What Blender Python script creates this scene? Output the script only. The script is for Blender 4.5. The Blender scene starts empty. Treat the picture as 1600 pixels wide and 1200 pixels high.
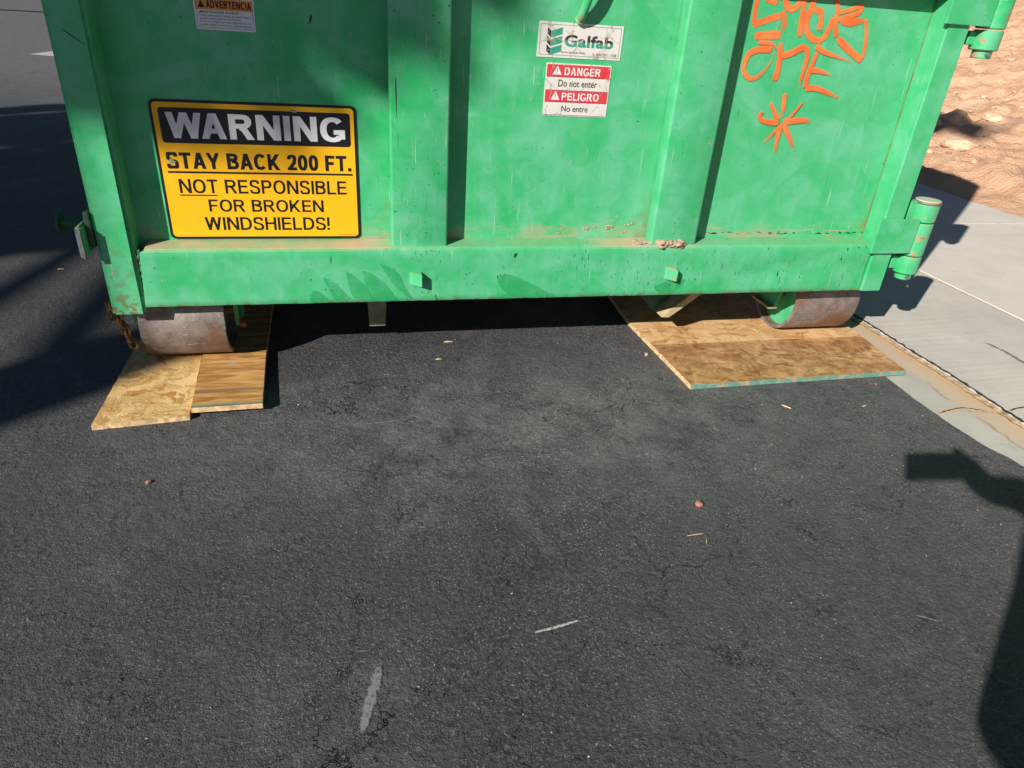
import bpy, bmesh, math, random
from mathutils import Vector, Matrix, noise as mnoise
random.seed(11)
R = math.radians
sc = bpy.context.scene
# ---------------------------------------------------------------- camera
CAM = Vector((0.6167, -1.8904, 1.0161)); YAW, PIT, ROL, FPX = 0.2586, 0.5043, 0.0746, 1080.4
fw = Vector((math.sin(YAW)*math.cos(PIT), math.cos(YAW)*math.cos(PIT), -math.sin(PIT)))
r0 = Vector((math.cos(YAW), -math.sin(YAW), 0)); u0 = r0.cross(fw)
rt = r0*math.cos(ROL) + u0*math.sin(ROL); up = -r0*math.sin(ROL) + u0*math.cos(ROL)
cd = bpy.data.cameras.new('camera'); cam = bpy.data.objects.new('camera', cd); sc.collection.objects.link(cam)
cd.sensor_fit = 'HORIZONTAL'; cd.sensor_width = 36; cd.lens = 36*FPX/1600
cd.clip_start = 0.02; cd.clip_end = 500
M4 = Matrix((rt, up, -fw)).transposed().to_4x4(); M4.translation = CAM; cam.matrix_world = M4
sc.camera = cam
# ---------------------------------------------------------------- light
SAZ, SEL = 0.8693, 0.4907
SD = Vector((math.sin(SAZ)*math.cos(SEL), math.cos(SAZ)*math.cos(SEL), -math.sin(SEL)))
w = bpy.data.worlds.new('World'); sc.world = w; w.use_nodes = True
nt = w.node_tree; nt.nodes.clear()
sky = nt.nodes.new('ShaderNodeTexSky'); sky.sky_type = 'NISHITA'; sky.sun_disc = False
sky.air_density = .6; sky.dust_density = .3; sky.altitude = 1200; sky.sun_elevation = SEL; sky.sun_rotation = math.pi + SAZ
bg = nt.nodes.new('ShaderNodeBackground'); bg.inputs['Strength'].default_value = 0.05
ow = nt.nodes.new('ShaderNodeOutputWorld'); nt.links.new(sky.outputs[0], bg.inputs[0]); nt.links.new(bg.outputs[0], ow.inputs[0])
sl = bpy.data.lights.new('sun', 'SUN'); sl.energy = 5.0; sl.angle = R(0.53); sl.color = (1, .955, .88)
so = bpy.data.objects.new('sun', sl); sc.collection.objects.link(so)
so.rotation_euler = SD.to_track_quat('-Z', 'Y').to_euler(); so.location = (-6, -8, 8)
sc.view_settings.view_transform = 'Standard'; sc.view_settings.look = 'None'
sc.view_settings.gamma = 1; sc.view_settings.exposure = 0.38
sc.cycles.max_bounces = 6

# ---------------------------------------------------------------- material helpers
class NB:
    def __init__(s, name):
        s.m = bpy.data.materials.new(name); s.m.use_nodes = True; s.t = s.m.node_tree
        s.b = s.t.nodes['Principled BSDF']; s.out = s.t.nodes['Material Output']
        s.tc = s.t.nodes.new('ShaderNodeTexCoord').outputs['Object']
        g = s.t.nodes.new('ShaderNodeNewGeometry'); s.nrm = g.outputs['True Normal']; s.pos = g.outputs['Position']
    def _in(s, sock, v):
        if isinstance(v, bpy.types.NodeSocket): s.t.links.new(v, sock)
        elif isinstance(v, (tuple, list)) and sock.type == 'RGBA' and len(v) == 3: sock.default_value = (*v, 1)
        else: sock.default_value = v
    def mp(s, scale=(1,1,1), rot=(0,0,0), src=None, loc=(0,0,0)):
        n = s.t.nodes.new('ShaderNodeMapping'); s._in(n.inputs[0], src or s.tc)
        n.inputs['Scale'].default_value = scale; n.inputs['Rotation'].default_value = rot; n.inputs['Location'].default_value = loc
        return n.outputs[0]
    def noise(s, sc_, det=4, vec=None, rough=.55, dist=0, col=False):
        n = s.t.nodes.new('ShaderNodeTexNoise'); s._in(n.inputs['Vector'], vec or s.tc)
        n.inputs['Scale'].default_value = sc_; n.inputs['Detail'].default_value = det
        n.inputs['Roughness'].default_value = rough; n.inputs['Distortion'].default_value = dist
        return n.outputs['Color' if col else 'Fac']
    def vor(s, sc_, vec=None, feat='F1', out='Distance', rand=1):
        n = s.t.nodes.new('ShaderNodeTexVoronoi'); n.feature = feat; s._in(n.inputs['Vector'], vec or s.tc)
        n.inputs['Scale'].default_value = sc_; n.inputs['Randomness'].default_value = rand
        return n.outputs[out]
    def rng(s, v, a, b, c=0., d=1.):
        n = s.t.nodes.new('ShaderNodeMapRange'); n.interpolation_type = 'LINEAR'; s._in(n.inputs[0], v)
        for i, x in enumerate((a, b, c, d)): n.inputs[i+1].default_value = x
        return n.outputs[0]
    def ma(s, op, a, b=0., c=None):
        n = s.t.nodes.new('ShaderNodeMath'); n.operation = op; s._in(n.inputs[0], a); s._in(n.inputs[1], b)
        if c is not None: s._in(n.inputs[2], c)
        return n.outputs[0]
    def mix(s, f, a, b, mode='MIX'):
        n = s.t.nodes.new('ShaderNodeMix'); n.data_type = 'RGBA'; n.blend_type = mode; n.clamp_factor = True
        s._in(n.inputs[0], f); s._in(n.inputs[6], a); s._in(n.inputs[7], b); return n.outputs[2]
    def vadd(s, a, b, k=1.):
        n = s.t.nodes.new('ShaderNodeVectorMath'); n.operation = 'MULTIPLY_ADD'; s._in(n.inputs[0], b)
        n.inputs[1].default_value = (k, k, k); s._in(n.inputs[2], a); return n.outputs[0]
    def sep(s, v):
        n = s.t.nodes.new('ShaderNodeSeparateXYZ'); s._in(n.inputs[0], v); return n.outputs
    def bump(s, h, st=.5, dist=.01, prev=None):
        n = s.t.nodes.new('ShaderNodeBump'); s._in(n.inputs['Height'], h); n.inputs['Strength'].default_value = st
        n.inputs['Distance'].default_value = dist
        if prev: s.t.links.new(prev, n.inputs['Normal'])
        return n.outputs[0]
    def fin(s, col, rough=.6, nrm=None, metal=0., spec=.5, alpha=None):
        s._in(s.b.inputs['Base Color'], col); s._in(s.b.inputs['Roughness'], rough)
        s.b.inputs['Metallic'].default_value = metal; s.b.inputs['Specular IOR Level'].default_value = spec
        if nrm: s.t.links.new(nrm, s.b.inputs['Normal'])
        if alpha is not None: s._in(s.b.inputs['Alpha'], alpha)
        return s.m

def plain(name, col, rough=.6, metal=0., nz=.12, sc_=40):
    b = NB(name); n = b.noise(sc_, 4)
    c2 = tuple(min(1, c*(1+nz*2)) for c in col); c1 = tuple(c*(1-nz*2) for c in col)
    return b.fin(b.mix(b.rng(n, .3, .7), c1, c2), rough, b.bump(n, .2, .002), metal)

def green_paint(name, worn=0., rustz=None, panel=False, chips=False, tint=(0, 0)):
    """weathered dumpster green; object space equals world space on the container"""
    b = NB(name); x, y, z = b.sep(b.tc)
    big = b.noise(2.3, 5, dist=.6); mid = b.noise(11, 5, rough=.62, dist=.4)
    strk = b.noise(1, 4, b.mp((38, 38, 2.2)), .6)
    wipe = b.noise(3.2, 2, b.mp((1, 1, 1.6), (0, .7, 0)), .4, 1.6)
    sat = (.022, .40, .125); base = (.06, .44, .18); fade = (.16, .50, .31)
    c = b.mix(b.rng(big, .34, .66), sat, base)
    c = b.mix(b.ma('MULTIPLY', b.rng(mid, .36, .72), .72), c, fade)
    c = b.mix(b.ma('MULTIPLY', b.rng(strk, .52, .82), .28), c, (.22, .54, .37))
    c = b.mix(b.ma('MULTIPLY', b.rng(wipe, .56, .6), .35), c, sat)
    # pale vertical rub marks
    rub = b.ma('MULTIPLY', b.rng(b.noise(1, 3, b.mp((150, 150, 14)), .6), .7, .78), b.rng(b.noise(5, 2), .5, .62))
    c = b.mix(b.ma('MULTIPLY', rub, .5), c, (.5, .62, .5))
    # fine scratches in several directions, some pale, some down to dark primer
    for k, (ang, sc1, sc2, th, colr) in enumerate(((.5, 210, 7, .70, (.50, .60, .48)), (-.9, 260, 9, .71, (.42, .56, .44)), (.15, 240, 5, .72, (.02, .10, .05)), (1.3, 300, 12, .71, (.02, .08, .04)))):
        sv = b.noise(1, 2, b.mp((sc1, sc1, sc2), (0, ang, 0), None, (k*5.1, 0, k*2.3)), .5)
        c = b.mix(b.ma('MULTIPLY', b.ma('MULTIPLY', b.rng(sv, th, th+.02), b.rng(b.noise(4.2, 3, b.mp(loc=(k*3.3, 1, k))), .5, .6)), .7), c, colr)
    # tan dirt: small spatters everywhere
    sp = b.ma('MULTIPLY', b.rng(b.noise(60, 3), .66, .72), b.rng(b.noise(4, 2), .5, .6))
    c = b.mix(b.ma('MULTIPLY', sp, .6), c, (.46, .31, .21))
    # dark flecks
    fl = b.ma('MULTIPLY', b.rng(b.noise(140, 2, rough=.4), .71, .735), b.rng(b.noise(6, 3), .44, .56))
    c = b.mix(b.ma('MULTIPLY', fl, .85), c, (.02, .03, .02))
    # dust settled on upward faces
    nx, ny, nz = b.sep(b.nrm)
    upm = b.rng(nz, .35, .75)
    wx = b.ma('MAXIMUM', b.rng(x, .70, .80, 1, .22), b.rng(b.ma('ABSOLUTE', b.ma('SUBTRACT', x, 1.5)), .10, .22, 1, .0))
    c = b.mix(b.ma('MULTIPLY', b.ma('MULTIPLY', upm, wx), b.rng(b.noise(5, 6, rough=.7), .38, .56, .3, .95)), c, (.52, .38, .25))
    if panel:
        # mud dust along the foot of the door skin
        foot = b.ma('MULTIPLY', b.rng(z, .405, .455, 1, 0), b.rng(b.noise(1, 5, b.mp((9, 9, 30)), .65, .8), .45, .62))
        c = b.mix(b.ma('MULTIPLY', foot, .75), c, (.45, .3, .2))
        # long scuffs in a band near the floor
        band = b.ma('MULTIPLY', b.rng(b.ma('ABSOLUTE', b.ma('SUBTRACT', z, .432)), .008, .03, 1, 0), b.rng(b.noise(1, 4, b.mp((7, 7, 90), (0, .05, 0)), .7), .6, .66))
        band = b.ma('MULTIPLY', band, b.rng(x, 1.2, 1.3))
        c = b.mix(b.ma('MULTIPLY', band, .75), c, (.5, .33, .23))
        dk = b.ma('MULTIPLY', b.rng(b.ma('ABSOLUTE', b.ma('SUBTRACT', z, .412)), .002, .006, 1, 0), b.rng(b.noise(1, 3, b.mp((45, 45, 160))), .55, .6))
        dk = b.ma('MULTIPLY', dk, b.rng(x, 1.7, 1.75))
        c = b.mix(dk, c, (.01, .02, .015))
        # rust bleeding in the corners beside ribs
        for xr in (.735, 1.515, 2.31):
            rr = b.ma('MULTIPLY', b.rng(b.ma('ABSOLUTE', b.ma('SUBTRACT', x, xr)), .0, .035, 1, 0), b.rng(z, .40, .56, 1, .0))
            rr = b.ma('MULTIPLY', rr, b.rng(b.noise(26, 5), .4, .62))
            c = b.mix(b.ma('MULTIPLY', rr, .8), c, (.27, .12, .035))
        # thin rusty weld run where the skin meets the right post
        wl = b.ma('MULTIPLY', b.rng(b.ma('ABSOLUTE', b.ma('SUBTRACT', x, 2.3165)), .001, .005, 1, 0), b.rng(b.noise(13, 4), .34, .58, .25, 1))
        c = b.mix(b.ma('MULTIPLY', wl, .85), c, (.20, .12, .035))
    if chips:
        ck = b.rng(b.noise(1, 2, b.mp((200, 200, 42), (0, .12, 0)), .5), .665, .685)
        where = b.ma('MULTIPLY', b.rng(b.noise(5.5, 3), .46, .56), b.rng(x, .75, .85, .12, 1))
        c = b.mix(b.ma('MULTIPLY', ck, where), c, (.012, .022, .012))
        hz = b.ma('MULTIPLY', b.rng(b.noise(1, 2, b.mp((30, 30, 300)), .5), .72, .74), b.rng(b.noise(3.1, 2), .55, .6))
        c = b.mix(hz, c, (.02, .04, .02))
    rough = b.rng(mid, .3, .7, .36, .56)
    if rustz is not None:
        for (lo, hi, amt) in rustz:
            rr = b.ma('MULTIPLY', b.rng(z, lo, hi, 1, 0), b.rng(b.noise(48, 5, rough=.65), .5, .56))
            c = b.mix(b.ma('MULTIPLY', rr, amt), c, (.2, .075, .03))
    if worn:
        wv = b.noise(17, 5, rough=.65, dist=.3)
        c = b.mix(b.ma('MULTIPLY', b.rng(wv, .56, .6), worn), c, (.4, .27, .17))
        c = b.mix(b.ma('MULTIPLY', b.rng(wv, .64, .66), worn), c, (.1, .07, .045))
    h = b.ma('ADD', b.ma('MULTIPLY', mid, .5), b.ma('MULTIPLY', b.noise(170, 2), .04))
    n1 = b.bump(b.noise(5, 3, dist=.5), .32, .012)
    n2 = b.bump(h, .25, .004, n1)
    return b.fin(c, rough, n2, spec=.45)

M = {}
M['green'] = green_paint('green_paint')
M['panel'] = green_paint('green_paint_door', panel=True)
M['rail'] = green_paint('green_paint_rail', chips=True, rustz=[(.228, .24, 1.0), (.232, .25, .35)])
M['postl'] = green_paint('green_paint_post', rustz=[(.212, .30, .8), (.3, .5, .35)])
M['postr'] = green_paint('green_paint_post_right', rustz=[(.228, .24, .8)])
M['worn'] = green_paint('green_paint_worn', worn=.9)
b = NB('rusty_steel'); n = b.noise(24, 6, rough=.7); n2 = b.noise(160, 3)
c = b.mix(b.rng(n, .35, .65), (.17, .13, .115), (.33, .28, .255))
c = b.mix(b.ma('MULTIPLY', b.rng(b.noise(1, 3, b.mp((40, 160, 160))), .62, .72), .7), c, (.52, .46, .42))
c = b.mix(b.ma('MULTIPLY', b.rng(b.noise(9, 4), .54, .64), .7), c, (.24, .11, .05))
M['rust'] = b.fin(c, .62, b.bump(b.ma('ADD', n, b.ma('MULTIPLY', n2, .5)), .5, .004), .35)
M['chain'] = plain('rusty_chain_steel', (.16, .085, .035), .75, .3, .3, 90)
M['grey'] = plain('galvanised_edge', (.20, .22, .215), .5, .4, .15, 60)
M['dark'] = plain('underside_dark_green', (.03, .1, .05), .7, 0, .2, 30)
M['olive'] = plain('dusty_olive_green', (.17, .2, .1), .8, 0, .22, 22)
M['tanedge'] = plain('dust_covered_edge', (.42, .34, .18), .85, 0, .15, 30)
b = NB('dried_mud'); n = b.noise(70, 6, rough=.7)
M['mud'] = b.fin(b.mix(n, (.33, .23, .16), (.55, .40, .30)), .95, b.bump(n, .9, .006))
b = NB('cap_paint'); n = b.noise(30, 4)
M['cap'] = b.fin(b.mix(b.rng(n, .35, .65), (.45, .5, .3), (.5, .58, .42)), .7)

# ---- asphalt
b = NB('sealed_asphalt'); P = b.tc
big = b.noise(1.1, 4, dist=.4); med = b.noise(5.5, 5, rough=.6, dist=.8); fine = b.noise(95, 5, rough=.65)
grain = b.noise(330, 3, rough=.6)
x, y, z = b.sep(P)
c = b.mix(b.rng(fine, .3, .72), (.014, .0145, .018), (.086, .087, .096))
c = b.mix(b.ma('MULTIPLY', b.rng(big, .36, .66), .5), c, (.088, .086, .087))
c = b.mix(b.ma('MULTIPLY', b.rng(med, .57, .76), .5), c, (.16, .155, .153))
# dusty traffic patches ahead of the skip
dx = b.ma('MULTIPLY', b.ma('SUBTRACT', x, 1.15), .8); dy = b.ma('MULTIPLY', b.ma('SUBTRACT', y, -.32), 2.3)
rad = b.ma('SQRT', b.ma('ADD', b.ma('MULTIPLY', dx, dx), b.ma('MULTIPLY', dy, dy)))
dus = b.ma('MULTIPLY', b.rng(rad, .1, 1.25, 1, 0), b.rng(b.noise(7, 7, dist=.25, rough=.72), .38, .66))
c = b.mix(b.ma('MULTIPLY', dus, b.rng(b.noise(60, 4, rough=.7), .35, .65, .3, .85)), c, (.25, .245, .24))
east = b.ma('MULTIPLY', b.rng(x, .9, 2.3), b.rng(b.noise(17, 5, rough=.65), .35, .75, .25, .75))
c = b.mix(b.ma('MULTIPLY', east, .65), c, (.165, .155, .147))
far = b.rng(y, 3.5, 7.5)
c = b.mix(b.ma('MULTIPLY', far, .8), c, (.16, .16, .165))
# pale mineral flecks where the seal has worn, curled light lips of micro cracks
dens = b.ma('MULTIPLY', b.rng(b.noise(2.4, 5, rough=.65), .3, .6, .2, 1), b.ma('MULTIPLY', b.rng(x, -.4, 1.1, .3, 1.), b.rng(y, -1.5, -.3, .3, 1.)))
fa = b.noise(230, 2, b.mp((1, .8, 1)), .5); fb = b.noise(110, 3, rough=.6)
t1 = b.ma('MULTIPLY', b.ma('MULTIPLY', b.rng(fa, .605, .665), b.rng(b.noise(12, 3), .3, .55)), b.ma('ADD', dens, .10))
c = b.mix(t1, c, b.mix(b.noise(60, 1), (.24, .235, .23), (.55, .48, .43)))
t2 = b.ma('MULTIPLY', b.rng(fb, .65, .69), b.ma('ADD', b.ma('MULTIPLY', dens, .7), .08))
c = b.mix(t2, c, (.36, .33, .31))
rv = b.vadd(P, b.noise(26, 4, col=True, rough=.7), .03)
rg = b.rng(b.ma('ABSOLUTE', b.ma('SUBTRACT', b.noise(30, 3, rv), .5)), .0, .010, 1, 0)
rg = b.ma('MULTIPLY', rg, b.rng(b.noise(13, 4, b.mp(loc=(3, 1, 0))), .53, .62))
c = b.mix(b.ma('MULTIPLY', rg, .75), c, (.27, .265, .26))
rd = b.rng(b.ma('ABSOLUTE', b.ma('SUBTRACT', b.noise(24, 4, b.mp(loc=(7, 2, 0), src=rv)), .5)), .0, .009, 1, 0)
rd = b.ma('MULTIPLY', rd, b.rng(b.noise(9, 4, b.mp(loc=(5, 9, 0))), .52, .62))
c = b.mix(b.ma('MULTIPLY', rd, .8), c, (.008, .008, .009))
# hairline scratches
scr = b.ma('MULTIPLY', b.rng(b.noise(1, 2, b.mp((9, 190, 1), (0, 0, .55)), .5), .735, .75), b.rng(b.noise(5, 3), .5, .6))
c = b.mix(b.ma('MULTIPLY', scr, .45), c, (.3, .29, .28))
# cracks
wv = b.vadd(P, b.noise(7, 5, col=True, rough=.7), .16)
e = b.vor(3.1, wv, 'DISTANCE_TO_EDGE')
cm = b.ma('MULTIPLY', b.rng(e, .0015, .0055, 1, 0), b.rng(b.noise(2.1, 3), .52, .60))
e2 = b.vor(8.5, b.vadd(P, b.noise(16, 4, col=True, rough=.7), .07), 'DISTANCE_TO_EDGE')
cm2 = b.ma('MULTIPLY', b.rng(e2, .004, .013, 1, 0), b.rng(b.noise(5.2, 3), .57, .65))
cr = b.ma('MAXIMUM', cm, b.ma('MULTIPLY', cm2, .45))
cr = b.ma('MULTIPLY', cr, b.rng(b.noise(22, 3), .38, .5))
c = b.mix(cr, c, (.006, .006, .007))
h = b.ma('ADD', b.ma('MULTIPLY', fine, .55), b.ma('MULTIPLY', grain, .3))
h = b.ma('ADD', h, b.ma('MULTIPLY', b.noise(42, 5, rough=.75), 1.05))
h = b.ma('SUBTRACT', h, b.ma('MULTIPLY', b.ma('MAXIMUM', cr, rd), 1.6)); h = b.ma('ADD', h, b.ma('MULTIPLY', rg, .35))
M['asphalt'] = b.fin(c, .72, b.bump(h, .85, .009), spec=.4)

# ---- concrete
def concrete(name, c1, c2, stain=None, seed=0.):
    b = NB(name); P = b.mp(loc=(seed, seed, 0)); n = b.noise(3, 6, P, .6); f = b.noise(110, 5, P)
    c = b.mix(b.rng(n, .3, .7), c1, c2)
    c = b.mix(b.ma('MULTIPLY', b.rng(b.noise(9, 5, P, .65, 1.), .55, .75), .35), c, tuple(k*.66 for k in c1))
    c = b.mix(b.ma('MULTIPLY', b.rng(b.noise(1, 5, b.mp((5, 90, 1), (0, 0, .35))), .56, .75), .3), c, tuple(min(1, k*1.2) for k in c2))
    c = b.mix(b.ma('MULTIPLY', b.rng(b.noise(230, 2, P), .7, .76), .5), c, (.2, .19, .18))
    if stain:
        x, y, z = b.sep(b.tc)
        wob = b.ma('MULTIPLY', b.ma('SUBTRACT', b.noise(1, 4, b.mp((6, 5, 1)), .6), .5), .10)
        d = b.ma('ADD', x, wob)
        c = b.mix(b.ma('MULTIPLY', b.rng(d, 2.46, 2.50), .9), c, (.60, .45, .31))
        c = b.mix(b.ma('MULTIPLY', b.rng(d, 2.535, 2.57), .6), c, (.60, .38, .18))
        ed = b.ma('MULTIPLY', b.rng(b.ma('ABSOLUTE', b.ma('SUBTRACT', d, 2.475)), .0, .006, 1, 0), b.rng(b.noise(8, 3), .45, .55))
        c = b.mix(b.ma('MULTIPLY', ed, .6), c, (.27, .17, .1))
    return b.fin(c, .85, b.bump(b.ma('ADD', f, n), .25, .003), spec=.25)
M['conc'] = concrete('concrete', (.50, .465, .415), (.62, .575, .515))
M['conc2'] = concrete('concrete_walk', (.62, .575, .51), (.72, .67, .595), seed=3.)
M['gutter'] = concrete('concrete_gutter', (.42, .40, .36), (.54, .50, .44), stain=True, seed=7.)
M['joint'] = plain('pinkish_joint_sand', (.52, .41, .34), .95, 0, .1, 60)
M['ochre'] = plain('ochre_silt', (.56, .40, .24), .95, 0, .28, 45)
M['crackdark'] = plain('dark_crack', (.05, .042, .035), .95, 0, .3, 45)
# ---- dirt
b = NB('desert_dirt'); n = b.noise(3.5, 8, rough=.65); f = b.noise(45, 6, rough=.7)
c = b.mix(b.rng(n, .3, .7), (.66, .36, .21), (.84, .54, .35))
c = b.mix(b.ma('MULTIPLY', b.rng(f, .5, .75), .5), c, (.88, .66, .49))
c = b.mix(b.ma('MULTIPLY', b.rng(b.vor(55), .1, .25, 1, 0), b.rng(b.noise(5, 3), .5, .65)), c, (.5, .45, .42))
M['dirt'] = b.fin(c, .95, b.bump(b.ma('ADD', b.ma('MULTIPLY', n, 1.6), b.ma('ADD', f, b.ma('MULTIPLY', b.noise(14, 6, rough=.7), 1.0))), .75, .028), spec=.1)
b = NB('rubble_stone'); n = b.noise(12, 5)
M['stone'] = b.fin(b.mix(b.rng(n, .35, .65), (.60, .37, .23), (.74, .53, .38)), .9, b.bump(n, .6, .02))
# ---- osb
def osb(name, c1, c2, c3, dark=0.):
    """strands: three overlapping layers of stretched cells, each with its own tone and grain"""
    b = NB(name); P = b.tc; w_ = b.vadd(b.vadd(P, b.noise(22, 4, col=True, rough=.7), .035), b.noise(6.5, 3, col=True), .16)
    c = b.mix(b.rng(b.noise(9, 4), .35, .65), c1, c2); hh = None
    for k, (sx, sy, rz) in enumerate(((9, 34, .25), (32, 10, -.35), (12, 46, -.12)) if dark else ((13, 46, .25), (44, 14, -.35), (17, 60, -.12))):
        mpk = b.mp((sx, sy, 1), (0, 0, rz), w_, (k*3.7, k*1.9, 0))
        cc = b.sep(b.vor(1, mpk, out='Color')); d = b.vor(1, mpk)
        cov = b.ma('MULTIPLY', b.rng(b.ma('ADD', d, b.ma('MULTIPLY', b.noise(70, 3), .25)), .50, .60, 1, 0), b.ma('GREATER_THAN', cc[0], .38))
        tone = b.mix(cc[1], c1, c2); tone = b.mix(b.rng(cc[2], .72, .92), tone, c3)
        gr = b.noise(1, 3, b.mp((sx*.5, sy*9, 1) if sx < sy else (sx*9, sy*.5, 1), (0, 0, rz)), .6)
        tone = b.mix(b.ma('MULTIPLY', b.rng(gr, .48, .8), .5), tone, tuple(q*.5 for q in c1))
        edge_ = b.ma('MULTIPLY', b.rng(b.ma('ABSOLUTE', b.ma('SUBTRACT', d, .46)), .0, .035, 1, 0), b.rng(b.noise(30, 2), .5, .62))
        c = b.mix(b.ma('MULTIPLY', cov, .85), c, tone)
        c = b.mix(b.ma('MULTIPLY', edge_, .6), c, tuple(q*.28 for q in c1))
        hh = cov if hh is None else b.ma('ADD', hh, cov)
    c = b.mix(b.ma('MULTIPLY', b.rng(b.noise(60, 3), .66, .72), .6), c, (.08, .045, .02)); c = b.mix(b.ma('MULTIPLY', b.rng(b.noise(7, 5, dist=.6), .54, .68), .45), c, (.40, .20, .07))
    if dark:
        x, y, z = b.sep(P)
        wet = b.rng(b.ma('ADD', y, b.ma('MULTIPLY', b.noise(30, 2), .006)), .078, .086, 1, 0)
        dk = b.mix(1.0, c, b.mix(b.rng(b.noise(20, 5, dist=1.), .35, .65), (.42, .36, .32), (.80, .74, .66)), 'MULTIPLY')
        c = b.mix(wet, c, dk)
    h = b.ma('ADD', b.ma('MULTIPLY', hh, .4), b.ma('MULTIPLY', b.noise(120, 4), .5))
    return b.fin(c, .7, b.bump(h, .45, .003), spec=.3)
M['osb_r'] = osb('strand_board_stained', (.62, .34, .14), (.86, .58, .30), (.52, .24, .08), .6)
M['osb_a'] = osb('strand_board_pale', (.50, .29, .10), (.80, .55, .25), (.52, .23, .05))
b = NB('strand_board_orange'); x, y, z = b.sep(b.tc)
gr = b.noise(1, 5, b.mp((5, 42, 1), (0, 0, .04)), .6, 1.2); g2 = b.noise(1, 4, b.mp((14, 220, 1)), .6)
c = b.mix(b.rng(gr, .38, .62), (.36, .16, .045), (.70, .40, .14))
c = b.mix(b.ma('MULTIPLY', b.rng(g2, .5, .75), .35), c, (.25, .12, .04))
c = b.mix(b.ma('MULTIPLY', b.rng(b.ma('ABSOLUTE', b.ma('SUBTRACT', y, -.108)), .006, .012, 1, 0), .6), c, (.16, .11, .08))
teal = b.rng(b.ma('ADD', y, b.ma('MULTIPLY', b.noise(40, 3), .012)), -.186, -.168, 1, 0)
c = b.mix(b.ma('MULTIPLY', teal, .85), c, (.04, .17, .16))
kx = b.ma('MULTIPLY', b.ma('SUBTRACT', x, .27), 1); ky = b.ma('MULTIPLY', b.ma('SUBTRACT', y, .06), 1.6)
kr = b.ma('SQRT', b.ma('ADD', b.ma('MULTIPLY', kx, kx), b.ma('MULTIPLY', ky, ky)))
c = b.mix(b.ma('MULTIPLY', b.rng(kr, .008, .025, 1, 0), .7), c, (.42, .36, .32))
M['osb_b'] = b.fin(c, .65, b.bump(gr, .4, .004), spec=.3)
b = NB('teal_sealed_edge'); n = b.noise(26, 5, rough=.7)
M['teal'] = b.fin(b.mix(b.rng(n, .50, .60), b.mix(b.noise(90, 3), (.09, .25, .20), (.17, .36, .28)), (.42, .32, .20)), .8)
M['edge'] = plain('sawn_board_edge', (.62, .42, .22), .85, 0, .22, 70)
# ---- signs
def sticker(name, col, wear=.5, dirt=(.36, .31, .24), rough=.4, crack=False, thr=.64):
    b = NB(name); n = b.noise(30, 5)
    c = b.mix(b.ma('MULTIPLY', b.rng(n, .35, .7), .14), col, dirt)
    c = b.mix(b.ma('MULTIPLY', b.rng(b.noise(75, 4, rough=.7), thr, thr+.03), wear), c, (.40, .37, .31))
    c = b.mix(b.ma('MULTIPLY', b.rng(b.noise(1, 3, b.mp((70, 70, 500), (0, .8, 0))), .72, .75), wear*.5), c, (.6, .58, .52))
    if crack:
        e = b.vor(17, b.vadd(b.tc, b.noise(45, 3, col=True), .03), 'DISTANCE_TO_EDGE')
        k = b.ma('MULTIPLY', b.rng(e, .008, .03, 1, 0), b.rng(b.noise(16, 3), .44, .54))
        c = b.mix(b.ma('MULTIPLY', k, .85), c, (.33, .27, .20))
    return b.fin(c, rough, b.bump(n, .15, .002), spec=.4)
M['yellow'] = sticker('sign_yellow', (.90, .45, .0), .45, (.55, .36, .08), .5, thr=.66)
M['signblack'] = sticker('sign_black', (.010, .010, .012), .3, (.03, .03, .03), thr=.70)
M['signsilver'] = sticker('sign_silver_white', (.76, .75, .78), .35)
M['dwhite'] = sticker('decal_white', (.68, .645, .60), .5, crack=True)
M['dred'] = sticker('decal_red', (.66, .025, .045), .6, crack=True)
M['dblack'] = sticker('decal_black', (.02, .02, .022), .8, crack=True, thr=.6)
M['dtext'] = sticker('decal_text_white', (.72, .70, .67), .8, crack=True, thr=.62)
M['dteal'] = sticker('decal_teal', (.015, .30, .20), .6, crack=True)
M['orangelab'] = sticker('label_orange', (.80, .27, .03), .3)
M['labwhite'] = sticker('label_white', (.72, .72, .76), .2)
b = NB('orange_spray_paint')
n = b.noise(1, 4, b.mp((60, 60, 30), (0, .4, 0)), .6); c = b.mix(b.rng(b.noise(18, 3), .35, .65), (.90, .13, .025), (.86, .22, .06))
at = b.t.nodes.new('ShaderNodeAttribute'); at.attribute_name = 'cov'
al = b.rng(b.ma('ADD', at.outputs['Fac'], b.ma('MULTIPLY', b.ma('SUBTRACT', n, .5), 1.3)), .1, 1.05, 0, .96)
M['spray'] = b.fin(c, .6, alpha=al)
b = NB('wiped_green_paint'); n = b.noise(22, 4); al = b.rng(n, .3, .66, .1, .62)
M['smear'] = b.fin((.022, .42, .13), .42, alpha=al)
M['gravel'] = plain('pale_grit', (.42, .35, .29), .9, 0, .3, 300)
M['redstone'] = plain('reddish_pebble', (.36, .15, .11), .9, 0, .2, 200)
M['splinter'] = plain('wood_splinter', (.66, .5, .28), .85, 0, .2, 80)
M['chalk'] = None
def scrape(name, col, sc_, mx):
    b = NB(name); n = b.noise(sc_, 4, rough=.75); at = b.t.nodes.new('ShaderNodeAttribute'); at.attribute_name = 'cov'
    return b.fin(col, .85, alpha=b.rng(b.ma('ADD', at.outputs['Fac'], b.ma('MULTIPLY', b.ma('SUBTRACT', n, .5), 2.6)), .45, .95, 0, mx))
M['chalk'] = scrape('chalky_scrape', (.25, .255, .26), 120, .8); M['whites'] = scrape('white_scrape', (.5, .48, .45), 150, .95); M['scuff'] = scrape('dark_scuff', (.10, .10, .10), 60, .6)

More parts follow.
